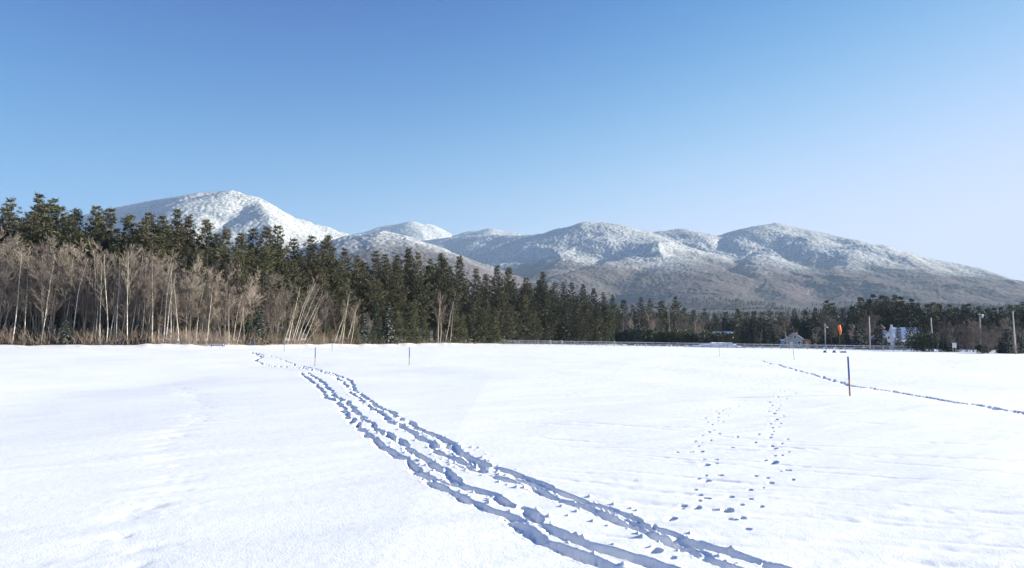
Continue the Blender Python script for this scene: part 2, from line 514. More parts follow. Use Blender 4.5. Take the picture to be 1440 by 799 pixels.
for ri, row in enumerate(rows_prints):
    g = [ground_hit(x, y) for x, y in row]
    (xa, ya), (xb, yb) = g[-2], g[-1]
    el_ = 2.5 / max(.01, math.hypot(xb - xa, yb - ya))
    g.append((xb + (xb - xa) * el_, yb + (yb - ya) * el_))      # on towards the walker's start
    big = 1.0 if ri < 2 else 0.9
    for i, (x, y, an) in enumerate(resample(g, 0.74)):
        off = pr.uniform(-0.05, 0.05)
        xx = x - math.sin(an) * off; yy = y + math.cos(an) * off
        stamp(xx, yy, an + pr.uniform(-0.2, 0.2), pr.uniform(0.18, 0.45) * big, pr.uniform(0.042, 0.082) * big, pr.uniform(0.05, 0.09), 0.003, soft=0.5, rag=0.26, seed=i)
    for i, (x, y, an) in enumerate(resample(g, 0.16)):
        if math.sin(i * 0.23 + ri) + pr.uniform(-0.9, 0.9) > -0.1:
            off = pr.uniform(-0.03, 0.03)
            stamp(x - math.sin(an) * off, y + math.cos(an) * off, an, 0.17, pr.uniform(0.03, 0.06), pr.uniform(0.015, 0.045), 0.003, soft=0.5, rag=0.35, seed=i)
# crumbs thrown beside the near trail
for row, side in ((rows_prints[0], -1), (rows_prints[2], 1), (rows_prints[3], -1)):
    g = [ground_hit(x, y) for x, y in row]
    for x, y, an in resample(g, 0.09):
        if math.hypot(x, y) > 24: continue
        o_ = side * abs(pr.gauss(0.2, 0.12))
        cx = x - math.sin(an) * o_ * -1; cy = y + math.cos(an) * o_ * -1
        r = math.hypot(cx, cy); th = math.atan2(cx, cy); s = pr.uniform(0.012, 0.04)
        c0, c1 = np.searchsorted(az_f, [th - 2 * s / r, th + 2 * s / r]); r0, r1 = np.searchsorted(rad, [r - 2 * s, r + 2 * s])
        if c1 > c0 and r1 > r0:
            sl = (slice(r0, r1), slice(c0, c1))
            k = s * 0.8 * np.exp(-((GX[sl] - cx) ** 2 + (GY[sl] - cy) ** 2) / (s * s * 0.7))
            rim[sl] = np.maximum(rim[sl], k)
# the far start of the trail by the wood, and the scattered paw prints
for pts in (z1([(45, 90), (75, 100), (95, 108), (75, 118), (62, 128)]), z1([(60, 92), (100, 100)])):
    g = [ground_hit(x, y) for x, y in pts]
    for x, y, an in resample(g, 0.9):
        stamp(x, y, an + pr.uniform(-.3, .3), 0.5, 0.16, 0.10, 0.01)
paws = z3([(345, 233), (300, 245), (265, 255), (270, 275), (290, 290), (240, 325), (272, 330), (342, 340), (190, 353), (265, 418), (280, 470), (205, 537), (317, 545),
           (262, 590), (328, 625), (380, 662), (455, 145), (500, 160), (505, 182), (520, 170), (545, 192), (485, 205), (515, 210), (555, 212), (480, 252), (503, 273),
           (493, 298), (460, 313), (455, 345), (497, 367), (498, 408), (520, 455), (460, 498), (150, 575), (180, 390), (320, 378), (405, 475), (355, 575), (385, 555), (230, 550), (438, 425)])
for px_, py_ in paws:
    x, y = ground_hit(px_, py_)
    stamp(x, y, pr.uniform(-0.5, 0.5), pr.uniform(0.03, 0.05), pr.uniform(0.024, 0.036), pr.uniform(0.02, 0.04), 0.001, soft=.45, rag=0.25)
for px_, py_ in z3([(210, 390), (228, 437), (228, 488), (200, 583), (305, 592), (105, 622), (52, 735), (470, 262), (477, 285), (468, 382), (466, 430)]):
    x, y = ground_hit(px_, py_)
    stamp(x, y, pr.uniform(0.6, 1.2), pr.uniform(0.065, 0.095), pr.uniform(0.04, 0.055), pr.uniform(0.04, 0.06), 0.002, soft=.4, rag=0.25)
for line_ in ([(345, 233), (270, 260), (240, 325), (205, 390), (228, 437), (228, 488), (200, 583), (105, 622), (52, 735), (10, 800)],
              [(455, 145), (500, 180), (480, 255), (470, 300), (460, 345), (470, 382), (466, 430), (460, 498), (350, 575), (305, 592), (328, 625), (380, 662)]):
    for x, y, an in resample([ground_hit(a_, b_) for a_, b_ in z3(line_)], .42):
        stamp(x + pr.gauss(0, .13), y + pr.gauss(0, .13), an + pr.uniform(-.4, .4), pr.uniform(.026, .05), pr.uniform(.02, .034), pr.uniform(.014, .032), 0, soft=.5, rag=.2)
# old trail across the right of the field
g = [ground_hit(x, y) for x, y in z3([(425, 66), (460, 80), (540, 98), (650, 130), (745, 153), (850, 172), (960, 195), (1100, 222), (1250, 245), (1353, 265), (1420, 282), (1500, 302), (1590, 326)])]
for x, y, an in resample(g, 0.5):
    o_ = pr.uniform(-0.18, 0.18)
    stamp(x - math.sin(an) * o_, y + math.cos(an) * o_, an + pr.uniform(-0.2, 0.2), 0.26, 0.07, pr.uniform(0.03, 0.06), 0.004, soft=.5)
for x, y, an in resample(g, 0.25):
    stamp(x, y, an, 0.3, 0.07, pr.uniform(0.03, 0.055), 0.003, soft=.5, rag=0.3)
# a drifted-over old line of prints in the left foreground
g = [ground_hit(x, y) for x, y in z4([(630, 170), (690, 200), (700, 290), (620, 330), (560, 395), (640, 470), (600, 520), (480, 600), (440, 690), (400, 790), (370, 860)])]


def dent(cx, cy, ang, a, b, h):
    r = math.hypot(cx, cy); th = math.atan2(cx, cy); e = 2.6 * max(a, b)
    c0, c1 = np.searchsorted(az_f, [th - e / r, th + e / r]); r0, r1 = np.searchsorted(rad, [r - e, r + e])
    if c1 <= c0 or r1 <= r0: return
    sl = (slice(r0, r1), slice(c0, c1))
    x = GX[sl] - cx; y = GY[sl] - cy
    u = x * math.cos(ang) + y * math.sin(ang); v = -x * math.sin(ang) + y * math.cos(ang)
    soft[sl] += h * np.exp(-(u / a) ** 2 - (v / b) ** 2) * (1 + 0.5 * vnoise(GX[sl] / 0.12, GY[sl] / 0.12, 61))


for x, y, an in resample(g, 0.6):
    far_k = 1 + math.hypot(x, y) / 40
    dent(x + pr.uniform(-.12, .12), y + pr.uniform(-.2, .2), R(24) + pr.uniform(-.4, .4), pr.uniform(.18, .4), pr.uniform(.08, .16), -pr.uniform(.006, .016) * far_k)
    if pr.random() < .5: dent(x + pr.uniform(-.4, .4), y + pr.uniform(-.4, .4), R(24) + pr.uniform(-.3, .3), pr.uniform(.3, .6), pr.uniform(.1, .25), pr.uniform(.003, .008))
for k in range(170):            # wind scours over the right and middle of the field
    r_ = 6 * (60 / 6) ** pr.random(); th_ = R(pr.uniform(2, 38))
    dent(r_ * math.sin(th_), r_ * math.cos(th_), R(pr.gauss(-22, 8)), pr.uniform(.25, 1.1), pr.uniform(.04, .10), -pr.uniform(.002, .008) * (1 + r_ / 30))
GZ += np.where(dep < -0.004, dep + (0.016 * vnoise(GX / 0.07, GY / 0.07, 44) + 0.008 * vnoise(GX / 0.03, GY / 0.03, 47)) * np.clip(-dep / 0.06, 0, 1), rim) + soft
# faint vehicle-packed runway edge lines far right and a low far drift
GZ += near_w * 0.05 * np.exp(-((GY - 95 - 0.12 * GX) / 1.2) ** 2) * sstep(10, 25, GX)
field = grid_mesh('snow_field', GX, GY, GZ, M['snow'], wrap=True)
tag(field, kind='structure')
del GX, GY, GZ, AA, RR, ux, uy, ripple, dep, rim, soft

# ------------------------------------------------------------------ mountains
SP = []


def spine(pts, k=0.46, r=110.0):
    P = []
    for px_, py_, d in pts:
        p = at(px_, py_, d); P.append((p.x, p.y, p.z))
    SP.append((P, k, r))


# leftmost snowy mountain
spine([(-120, 372, 6000), (20, 330, 5600), (100, 310, 5200), (165, 293, 4850), (215, 283, 4450), (262, 276, 4100), (300, 270, 3880), (330, 269, 3800), (352, 274, 3820), (385, 292, 3880), (420, 308, 3960), (450, 317, 4040), (480, 327, 4140), (500, 337, 4200), (560, 362, 4400)], 0.66, 90)
spine([(300, 270, 3880), (285, 300, 3450), (262, 340, 3050), (240, 380, 2700)], 0.50, 40)
spine([(358, 276, 3820), (376, 300, 3450), (384, 330, 3150), (396, 352, 2950), (405, 390, 2600)], 0.54, 40)
# frosted knob in front of it
spine([(430, 356, 3500), (470, 338, 3300), (500, 331, 3130), (540, 325, 3000), (570, 331, 3000), (600, 344, 3020), (640, 360, 3060), (680, 378, 3100), (720, 396, 3150), (790, 425, 3200)], 0.46, 80)
spine([(540, 325, 3000), (528, 350, 2700), (520, 380, 2450), (520, 415, 2150)], 0.42, 60)
# domes behind
spine([(490, 350, 7100), (530, 328, 6800), (550, 317, 6600), (580, 312, 6500), (600, 315, 6550), (625, 326, 6650), (660, 340, 6700)], 0.55, 130)
spine([(620, 336, 6700), (645, 330, 6600), (665, 325, 6500), (690, 321.5, 6400), (715, 325, 6400), (740, 331, 6400), (780, 338, 6400)], 0.5, 100)
# central ridge with the blue shaded bowl
spine([(540, 350, 6300), (570, 344, 6050), (600, 338, 5850), (640, 333, 5500), (700, 330, 5050), (740, 331, 4800), (770, 328, 4650), (800, 318, 4520), (825, 312, 4450), (845, 313, 4480), (870, 321, 4600), (890, 327, 4750), (905, 328, 4850)], 0.50, 80)
spine([(825, 312, 4450), (836, 332, 4150), (824, 350, 3900), (800, 364, 3650), (772, 378, 3400), (742, 395, 3150)], 0.50, 50)
# front brown ridge left of centre, rising to the right summit group
spine([(975, 327, 4900), (940, 340, 4300), (908, 352, 3850), (880, 362, 3550), (835, 373, 3250), (795, 384, 3000), (755, 398, 2800), (715, 415, 2600)], 0.46, 50)
spine([(908, 352, 3850), (940, 374, 3350), (965, 394, 2900), (980, 414, 2500)], 0.36, 140)
# right summit ridge
spine([(905, 328, 4850), (930, 325, 4900), (955, 322.5, 4900), (975, 328, 4950), (1000, 330, 5000), (1020, 329, 5000), (1040, 326, 4950), (1065, 319, 4800), (1090, 314, 4700), (1115, 319, 4680), (1160, 336, 4660), (1190, 342, 4640), (1220, 348, 4600), (1260, 361, 4560), (1300, 371, 4520), (1330, 380, 4500), (1370, 386, 4450), (1440, 404, 4350), (1520, 425, 4200), (1620, 450, 4100)], 0.42, 90)
spine([(1090, 314, 4700), (1082, 340, 4300), (1062, 358, 3900), (1050, 372, 3550), (1070, 390, 3150), (1090, 410, 2700)], 0.46, 70)
spine([(1030, 328, 4980), (1005, 345, 4400), (985, 362, 3900)], 0.42, 60)
spine([(1190, 342, 4640), (1165, 362, 4250), (1140, 378, 3900)], 0.42, 70)
# brown lower hillside running down to the right
spine([(1050, 372, 3550), (1100, 386, 3330), (1150, 396, 3150), (1200, 407, 3000), (1260, 422, 2800)], 0.46, 70)
# right lower shoulders in blue shade
spine([(1130, 379, 4700), (1185, 384, 4350), (1225, 391, 4100), (1270, 400, 3900), (1320, 411, 3650), (1380, 424, 3400), (1450, 440, 3150)], 0.54, 50)
spine([(1240, 384, 4650), (1290, 381, 4350), (1335, 381, 4150), (1352, 387, 4080), (1397, 402, 3880), (1440, 416, 3720), (1520, 440, 3500)], 0.54, 50)


def terrain_h(x, y):
    best = np.full(x.shape, -1e9); drop = np.zeros(x.shape)
    # domain warp so spurs and gullies wander
    wx = x + 120 * fbm(x / 900, y / 900, 71, 3)
    wy = y + 120 * fbm(x / 900, y / 900, 83, 3)
    for P, k, r in SP:
        for (x0, y0, z0), (x1, y1, z1_) in zip(P[:-1], P[1:]):
            dx, dy = x1 - x0, y1 - y0
            L2 = dx * dx + dy * dy
            t = np.clip(((x - x0) * dx + (y - y0) * dy) / L2, 0, 1)
            d0 = np.hypot(x - (x0 + t * dx), y - (y0 + t * dy))
            t2 = np.clip(((wx - x0) * dx + (wy - y0) * dy) / L2, 0, 1)
            d1 = np.hypot(wx - (x0 + t2 * dx), wy - (y0 + t2 * dy))
            m = np.clip(d0 / 500.0, 0, 1)
            d = d0 * (1 - m) + d1 * m
            tt = t * (1 - m) + t2 * m
            dr = k * (np.sqrt(d * d + r * r) - r)
            dr = np.where(dr > 420, 420 + (dr - 420) * 0.6, dr)
            h = z0 + (z1_ - z0) * tt - dr
            # smooth union
            kk = 35.0
            hh = np.clip(0.5 + 0.5 * (h - best) / kk, 0, 1)
            nb = best * (1 - hh) + h * hh + kk * hh * (1 - hh) * np.clip(np.minimum(dr, drop + 1) / 150, 0, 1) * 0.6
            drop = np.where(h > best, dr, drop)
            best = np.where(best < -1e8, h, nb)
    amp = np.clip(drop / 260.0, 0.05, 1)
    rid = 1 - np.abs(fbm(x / 520, y / 700, 5, 3, 0.5))
    n = amp * (36 * (rid - 0.75) + 9 * fbm(x / 170, y / 170, 15, 3, 0.55))
    base = np.clip((np.hypot(x * 0.55, y) - 760) * 0.066, -6, 190)
    base = base + np.where(base > 0, np.clip(base / 60, 0, 1) * 10 * fbm(x / 300, y / 300, 61, 3), 0)
    kk = 40.0
    h = best + n
    hh = np.clip(0.5 + 0.5 * (h - base) / kk, 0, 1)
    return base * (1 - hh) + h * hh + kk * hh * (1 - hh) * 0.5


maz = np.linspace(R(-47), R(47), 1750)
mrad = np.concatenate([np.linspace(620, 2000, 70), np.linspace(2000, 5400, 620)[1:], np.linspace(5400, 7000, 160)[1:], np.linspace(7000, 8600, 30)[1:]])
MA, MR = np.meshgrid(maz, mrad)
MX = MR * np.tan(MA); MY = MR.copy()
MZ = terrain_h(MX, MY)
ms = np.clip((MZ - 60) / 120, 0, 1)
canopy = 0.9 * vnoise(MX / 24, MY / 24, 101) + 2.2 * vnoise(MX / 11, MY / 13, 103) + 2.0 * fbm(MX / 70, MY / 70, 107, 2)
MZ += ms * canopy
MZ[0, :] = np.minimum(MZ[0, :], -2.9)
mt = grid_mesh('mountains', MX, MY, MZ, M['mountain'])
tag(mt, kind='structure')
MZMAX = float(MZ.max())
del MX, MY, MZ, MA, MR, canopy, ms

# far wood on the rising ground, seen as one mass
fr = np.random.RandomState(5)
N = 6500
fpx = fr.uniform(780, 1500, N); fd = 1080 + 1350 * fr.uniform(0, 1, N) ** 0.8
fx = (fpx - 720) / F * fd; fy = fd
dens = fbm(fx / 240, fy / 200, 77, 3) + 0.25 * (fd < 1500)
keep = dens > -0.22
fx, fy, fd = fx[keep], fy[keep], fd[keep]
fz = terrain_h(fx, fy)
fw = MB()
for x, y, z in zip(fx, fy, fz):
    h = rng.uniform(6, 15); w = h * rng.uniform(0.2, 0.32)
    n = len(fw.v); k = 5
    a0 = rng.uniform(0, 6)
    levels = [(0.05, 0.8), (0.3, 1.0), (0.32, 0.62), (0.6, 0.72), (0.62, 0.36), (1.0, 0.02)]
    for (lz, lw) in levels:
        for i in range(k):
            an = a0 + i * 2 * math.pi / k
            q = w * lw * rng.uniform(0.65, 1.2)
            fw.v.append((x + q * math.cos(an), y + q * math.sin(an), z - 2 + h * lz * rng.uniform(0.95, 1.04)))
    for l in range(len(levels) - 1):
        for i in range(k):
            j = (i + 1) % k
            fw.f.append((n + l * k + i, n + l * k + j, n + (l + 1) * k + j, n + (l + 1) * k + i))
o = fw.build('distant_forest', M['farpine'])
tag(o, 'misty dark conifer forest on the rising ground below the brown hillside', 'forest', kind='stuff')

# ------------------------------------------------------------------ tree builders (unit heights in metres, scaled per copy)
UP = Vector((0, 0, 1))


def rnd_dir(r, spread=1.0):
    a = r.uniform(0, 2 * math.pi)
    return Vector((math.cos(a), math.sin(a), r.uniform(-spread, spread)))


def spray(mb, p, d, L_, w, r):
    """one needle spray: a thin kite-shaped face"""
    d = d.normalized()
    s = d.cross(Vector((r.uniform(-1, 1), r.uniform(-1, 1), r.uniform(-1, 1))))
    if s.length < 1e-4: s = Vector((1, 0, 0))
    s.normalize()
    mb.quad(tuple(p), tuple(p + d * L_ * 0.45 + s * w), tuple(p + d * L_), tuple(p + d * L_ * 0.45 - s * w))


def make_pine(seed, H=25.0, low=0.22, width=0.19, dens=1.0, old=True, sprayL=0.75):
    r = random.Random(seed)
    tk, cr = MB(), MB()
    bend = Vector((r.uniform(-.5, .5), r.uniform(-.5, .5), 0))
    def axis(t): return Vector((bend.x * math.sin(t * 2.5), bend.y * math.sin(t * 2.1), t * H))
    pts = [axis(i / 10) for i in range(11)]
    tk.tube(pts, [H * 0.014 * (1 - 0.93 * i / 10) for i in range(11)], 6)
    nw = int(30 * dens)
    gap_a = r.uniform(0, 6.28)
    for w in range(nw):
        t = low + (0.985 - low) * (w + r.uniform(-.3, .3)) / nw
        t = min(max(t, low), 0.985)
        s = (t - low) / (1 - low)
        if old:
            prof = min(1.0, (s + 0.16) / 0.34) * (1 - s) ** 0.88 * 1.38 + 0.010
        else:
            prof = (1 - s) ** 0.8 + 0.05
        nb = r.choice((4, 5, 5, 6))
        a0 = r.uniform(0, 6.28)
        for b in range(nb):
            an = a0 + b * 6.283 / nb + r.uniform(-.35, .35)
            Lb = H * width * prof * r.uniform(0.45, 1.22)
            if old and math.cos(an - gap_a) > 0.6 and s < 0.5: Lb *= r.uniform(0.4, 0.9)
            if old and r.random() < 0.10: continue
            up0 = 0.10 + 0.85 * s + r.uniform(-.12, .12)
            dirh = Vector((math.cos(an), math.sin(an), 0))
            p0 = axis(t)
            bp = []
            for q in range(5):
                f = q / 4
                z = up0 * f * Lb * 0.7 + 0.22 * Lb * f * f - (0.12 * Lb * f * (1 - s) if not old else 0.10 * Lb * math.sin(f * 2.4) * (1 - s))
                bp.append(p0 + dirh * (f * Lb) + UP * z)
            tk.tube(bp, [max(0.012, H * 0.0022 * (1 - f / 4.4) * (0.4 + prof)) for f in range(5)], 3, cap=False)
            nc = max(2, int(Lb * 1.9))
            for c in range(nc):
                f = 0.16 + 0.84 * (c + r.uniform(0, 1)) / nc
                f = min(f, 1.0)
                i = min(3, int(f * 4)); fl = f * 4 - i
                pc = bp[i].lerp(bp[i + 1], fl)
                side = dirh.cross(UP)
                off = side * r.gauss(0, 0.16 * Lb * (1.15 - f * 0.6)) + UP * r.uniform(-.08, .16)
                pc = pc + off
                ns = r.randint(14, 18)
                for k in range(ns):
                    d = dirh * r.uniform(0.1, 1.0) + side * r.uniform(-.9, .9) + UP * r.uniform(-0.12, 0.40 + 0.7 * s)
                    jt = 1.15 - .62 * s
                    st = pc + Vector((r.gauss(0, .2), r.gauss(0, .2), r.gauss(0, .13))) * jt
                    sl = sprayL * (1.12 - 0.48 * s)
                    spray(cr, st, d, sl * r.uniform(0.6, 1.3), sl * r.uniform(0.08, 0.15), r)
    return tk, cr


def make_spruce(seed, H=10.0, width=0.24, low=0.03, droop=0.35, dens=1.0):
    r = random.Random(seed)
    tk, cr, sn = MB(), MB(), MB()
    tk.tube([(0, 0, 0), (0, 0, H * .5), (0, 0, H)], [H * .013, H * .008, .01], 6)
    nw = int(30 * dens)
    for w in range(nw):
        t = low + (0.99 - low) * (w + r.uniform(-.2, .2)) / nw
        t = min(max(t, low), .99)
        s = (t - low) / (1 - low)
        nb = r.choice((6, 7, 8)) if s < .8 else 5
        a0 = r.uniform(0, 6.28)
        for b in range(nb):
            an = a0 + b * 6.283 / nb + r.uniform(-.3, .3)
            Lb = (H * width * (1 - s) ** 0.85 + 0.12) * r.uniform(0.65, 1.15)
            dh = Vector((math.cos(an), math.sin(an), 0)); side = dh.cross(UP)
            p0 = Vector((0, 0, t * H))
            n = max(2, int(Lb * 3.0))
            for c in range(n):
                f = (c + 0.5 * r.random() + 0.4) / n
                pc = p0 + dh * Lb * f + UP * (-droop * Lb * f * f * 0.9 + .1 * Lb * f)
                for k in range(r.randint(5, 7)):
                    d = dh * r.uniform(.2, 1) + side * r.uniform(-.9, .9) - UP * r.uniform(-.25, .55)
                    spray(cr, pc + Vector((r.gauss(0, .08), r.gauss(0, .08), r.gauss(0, .06))), d, r.uniform(.3, .55), r.uniform(.05, .09), r)
                if r.random() < .5:
                    q = pc + UP * .10
                    sw = r.uniform(.10, .26)
                    sn.quad(tuple(q - dh * sw * 1.2 - side * sw), tuple(q + dh * sw * 1.3 - side * sw * .8 - UP * .07), tuple(q + dh * sw * 1.3 + side * sw * .7 - UP * .07), tuple(q - dh * sw * 1.2 + side * sw))
    return tk, cr, sn


def grow(mb, r, p, d, L_, rad_, lvl, maxl, up, spread, nchild, twig_r):
    n = 3 if lvl >= maxl - 1 else 4
    pts = [p]; rads = [rad_]
    cur = p.copy(); dd = d.copy()
    for i in range(n):
        dd = (dd + Vector((r.gauss(0, .10), r.gauss(0, .10), r.gauss(0, .06) + up * 0.22))).normalized()
        cur = cur + dd * (L_ / n)
        pts.append(cur.copy()); rads.append(max(twig_r, rad_ * (1 - 0.8 * (i + 1) / n)))
    mb.tube(pts, rads, 5 if lvl == 0 else 3, cap=False)
    if lvl >= maxl: return
    for c in range(nchild[lvl]):
        f = r.uniform(0.25 if lvl else 0.28, 1.0)
        i = min(n - 1, int(f * n)); q = pts[i].lerp(pts[i + 1], f * n - i)
        ax = dd if lvl else UP
        rv = rnd_dir(r, .3)
        side = (rv - ax * rv.dot(ax)).normalized()
        nd = (ax * math.cos(spread[lvl]) + side * math.sin(spread[lvl])).normalized()
        grow(mb, r, q, nd, L_ * r.uniform(.28, .52) * (1.15 - .55 * f), max(twig_r, rads[i] * .5), lvl + 1, maxl, up, spread, nchild, twig_r)


def make_bare(seed, H=12.0, stems=1, lean=0.05, spread=(0.55, 0.6, 0.7), nchild=(15, 9, 5), up=.35, twig=.011, r0=.10):
    """trunk mesh and twig mesh of a leafless tree"""
    r = random.Random(seed)
    tk, cr = MB(), MB()
    for s in range(stems):
        a = r.uniform(0, 6.28)
        base = Vector((math.cos(a), math.sin(a), 0)) * (0.28 * (stems > 1) * r.uniform(.5, 1.4))
        d = (UP + Vector((r.gauss(0, lean), r.gauss(0, lean), 0)) + base * 0.25).normalized()
        h = H * (1 if s == 0 else r.uniform(.72, .97))
        rr = r0 * (1 if s == 0 else r.uniform(.6, .9))
        pts, rads = [], []
        cur = base.copy(); dd = d.copy(); n = 9
        for i in range(n + 1):
            pts.append(cur.copy()); rads.append(max(.014, rr * (1 - .9 * i / n)))
            dd = (dd + Vector((r.gauss(0, .035), r.gauss(0, .035), 0.03))).normalized()
            cur = cur + dd * h / n
        tk.tube(pts, rads, 6)
        for c in range(int(nchild[0] * (1 if stems == 1 else .75))):
            f = r.uniform(.26, .99)
            i = min(n - 1, int(f * n)); q = pts[i].lerp(pts[i + 1], f * n - i)
            side = rnd_dir(r, .1).normalized()
            nd = (UP * math.cos(spread[0]) + side * math.sin(spread[0])).normalized()
            grow(cr, r, q, nd, h * r.uniform(.18, .36) * (1.25 - .7 * f), max(twig, rads[i] * .45), 1, 3, up, spread, nchild, twig)
    return tk, cr


PROTO = {}
HGT = {}


def reg(kind, H, *parts):
    """parts: (name, MB, material); keep mesh data for the copies"""
    data = []
    for nm, mb, m in parts:
        me = bpy.data.meshes.new(nm)
        me.from_pydata([tuple(p) for p in mb.v], [], mb.f)
        me.materials.append(m); me.update()
        data.append((nm, me))
    PROTO.setdefault(kind, []).append(data)
    HGT[kind] = H


for s in range(7):
    tk, cr = make_pine(100 + s, 25.0, [.2, .3, .16, .34, .25, .12, .28][s], [.17, .19, .21, .165, .185, .2, .175][s], 1.0)
    reg('pine', 25.0, ('trunk', tk, M['pinebark']), ('crown', cr, M['pine']))
for s in range(4):
    tk, cr = make_pine(200 + s, 11.0, .03, [.27, .24, .30, .26][s], .95, old=False, sprayL=.55)
    reg('young', 11.0, ('trunk', tk, M['pinebark']), ('crown', cr, M['olive']))
for s in range(3):
    tk, cr = make_pine(300 + s, 16.0, .04, [.24, .26, .22][s], .9, old=True, sprayL=.7)
    reg('farpine', 16.0, ('trunk', tk, M['pinebark']), ('crown', cr, M['olive'] if s == 1 else M['pine']))
for s in range(3):
    tk, cr, sn = make_spruce(400 + s, 10.0, [.24, .2, .28][s])
    reg('spruce', 10.0, ('trunk', tk, M['pinebark']), ('crown', cr, M['spruce']))
for s in range(3):
    tk, cr, sn = make_spruce(430 + s, 8.0, [.27, .24, .3][s], dens=.8)
    reg('snowy', 8.0, ('trunk', tk, M['pinebark']), ('crown', cr, M['spruce']), ('snow', sn, M['snowbit']))
for s in range(2):
    tk, cr, sn = make_spruce(460 + s, 11.0, .15, low=.12, droop=.8, dens=.72)
    reg('droopy', 11.0, ('trunk', tk, M['pinebark']), ('crown', cr, M['spruce']))
for s in range(5):
    tk, cr = make_bare(500 + s, 12.5, 1, .05, r0=.075, spread=(.5, .6, .7), nchild=(10, 7, 4), up=.3, twig=.010)
    reg('birch', 12.5, ('trunk', tk, M['birch']), ('crown', cr, M['tantwig'] if s % 2 else M['twig']))
for s in range(7):
    tk, cr = make_bare(600 + s, 12.0, [3, 2, 4, 3, 1, 5, 2][s], .10, r0=.075, spread=(.6, .65, .7), nchild=(15, 9, 5), up=.32, twig=.013)
    reg('bare', 12.0, ('trunk', tk, M['bark']), ('crown', cr, M['twig'] if s % 3 else M['tantwig']))
for s in range(2):
    tk, cr = make_bare(700 + s, 11.0, 1, .03, r0=.17, spread=(.85, .7, .7), nchild=(34, 12, 7), up=.2, twig=.022)
    reg('round', 11.0, ('trunk', tk, M['bark']), ('crown', cr, M['twig']))


def bush(seed, H, W, n):
    r = random.Random(seed); cr, st = MB(), MB()
    for i in range(9):
        a = r.uniform(0, 6.28); q = r.uniform(.2, .8) * W
        st.tube([(0, 0, 0), (math.cos(a) * q * .5, math.sin(a) * q * .5, H * .4), (math.cos(a) * q, math.sin(a) * q, H * r.uniform(.5, .85))], [.05, .03, .012], 3)
    lobes = [(r.uniform(-.65, .65) * W, r.uniform(-.65, .65) * W, H * r.uniform(.22, .72), r.uniform(.32, .55)) for _ in range(9)]
    for i in range(n):
        lx, ly, lz, lr = r.choice(lobes)
        d = Vector((r.gauss(0, 1), r.gauss(0, 1), r.gauss(0, 1))).normalized()
        p = Vector((lx, ly, lz)) + Vector((d.x * lr * W, d.y * lr * W, d.z * lr * H * .62)) * r.uniform(.6, 1.05)
        if p.z < 0.05: p.z = r.uniform(.05, .3)
        spray(cr, p, d + UP * r.uniform(-.1, .7), r.uniform(.3, .6), r.uniform(.05, .1), r)
    return st, cr


for s in range(3):
    st, cr = bush(800 + s, 4.0, 3.0, 2600)
    reg('bush', 4.0, ('stem', st, M['bark']), ('foliage', cr, M['spruce']))
    st, cr = bush(820 + s, 4.0, 3.0, 2600)
    reg('olivebush', 4.0, ('stem', st, M['bark']), ('foliage', cr, M['olive']))

NAME = dict(pine='pine_tree', young='young_pine', farpine='pine_tree', spruce='spruce_tree', snowy='spruce_tree', droopy='spruce_tree', birch='birch_tree', bare='bare_tree', round='bare_tree', bush='evergreen_bush', olivebush='evergreen_bush')
CAT = dict(pine='pine tree', young='young pine', farpine='pine tree', spruce='spruce tree', snowy='spruce tree', droopy='spruce tree', birch='birch tree', bare='bare tree', round='bare tree', bush='bush', olivebush='bush')


def plant(kind, loc, height, label, group=None, wide=1.0, lean=(0, 0), var=None, rz=None):
    vs = PROTO[kind]
    data = vs[rng.randrange(len(vs)) if var is None else var % len(vs)]
    s = height / HGT[kind]
    o = thing(NAME[kind], label, CAT[kind], loc, 0, group)
    o.rotation_mode = 'XYZ'
    o.rotation_euler = (lean[0], lean[1], 0)
    a = rng.uniform(0, 6.28) if rz is None else rz
    o.scale = (s * wide, s * wide, s)
    for nm, me in data:
        c = bpy.data.objects.new(nm, me)
        c.rotation_euler = (0, 0, a)
        COL.objects.link(c); c.parent = o
    return o


def plant_px(kind, px_, top, depth, label, group=None, wide=1.0, lean=(0, 0), var=None, sink=0.15):
    g = on_ground(px_, depth)
    h = at(px_, top, depth).z - g.z
    g.z -= sink
    return plant(kind, g, h + sink, label, group, wide, lean, var)


def edge_px(px_):
    return float(np.interp(px_, [-200, 0, 300, 400, 500, 600, 690, 780, 860, 900], [100, 104, 111, 128, 150, 185, 224, 258, 285, 300]))


# ---- tall pines of the left wood, skyline row
PINE_TOPS = [(3, 277), (42, 269), (66, 278), (96, 291), (123, 288), (150, 290), (175, 300), (199, 297), (221, 301), (242, 291), (260, 301), (284, 306), (311, 319), (332, 326), (353, 318),
             (370, 318), (383, 316), (411, 333), (434, 329), (460, 329), (481, 348), (502, 358), (525, 351), (541, 355), (558, 358), (575, 348), (586, 354), (603, 362), (621, 354), (647, 359),
             (668, 376), (684, 384), (700, 373), (714, 375), (738, 390), (763, 381), (781, 396), (793, 395), (806, 396), (821, 399), (836, 405), (848, 410), (863, 413)]
SKY = [(110, 'against the open sky at the far left end of the wood'),
       (215, 'before the blue left shoulder of the leftmost snowy mountain'),
       (365, 'before the summit face of the leftmost snowy mountain'),
       (475, 'below the falling right slope of the leftmost snowy mountain'),
       (612, 'before the low rounded frosted knob'),
       (760, 'before the blue shaded mountain bowl'),
       (9999, 'at the low right end of the left wood')]


def sector(px_):
    for lim, t in SKY:
        if px_ < lim: return t


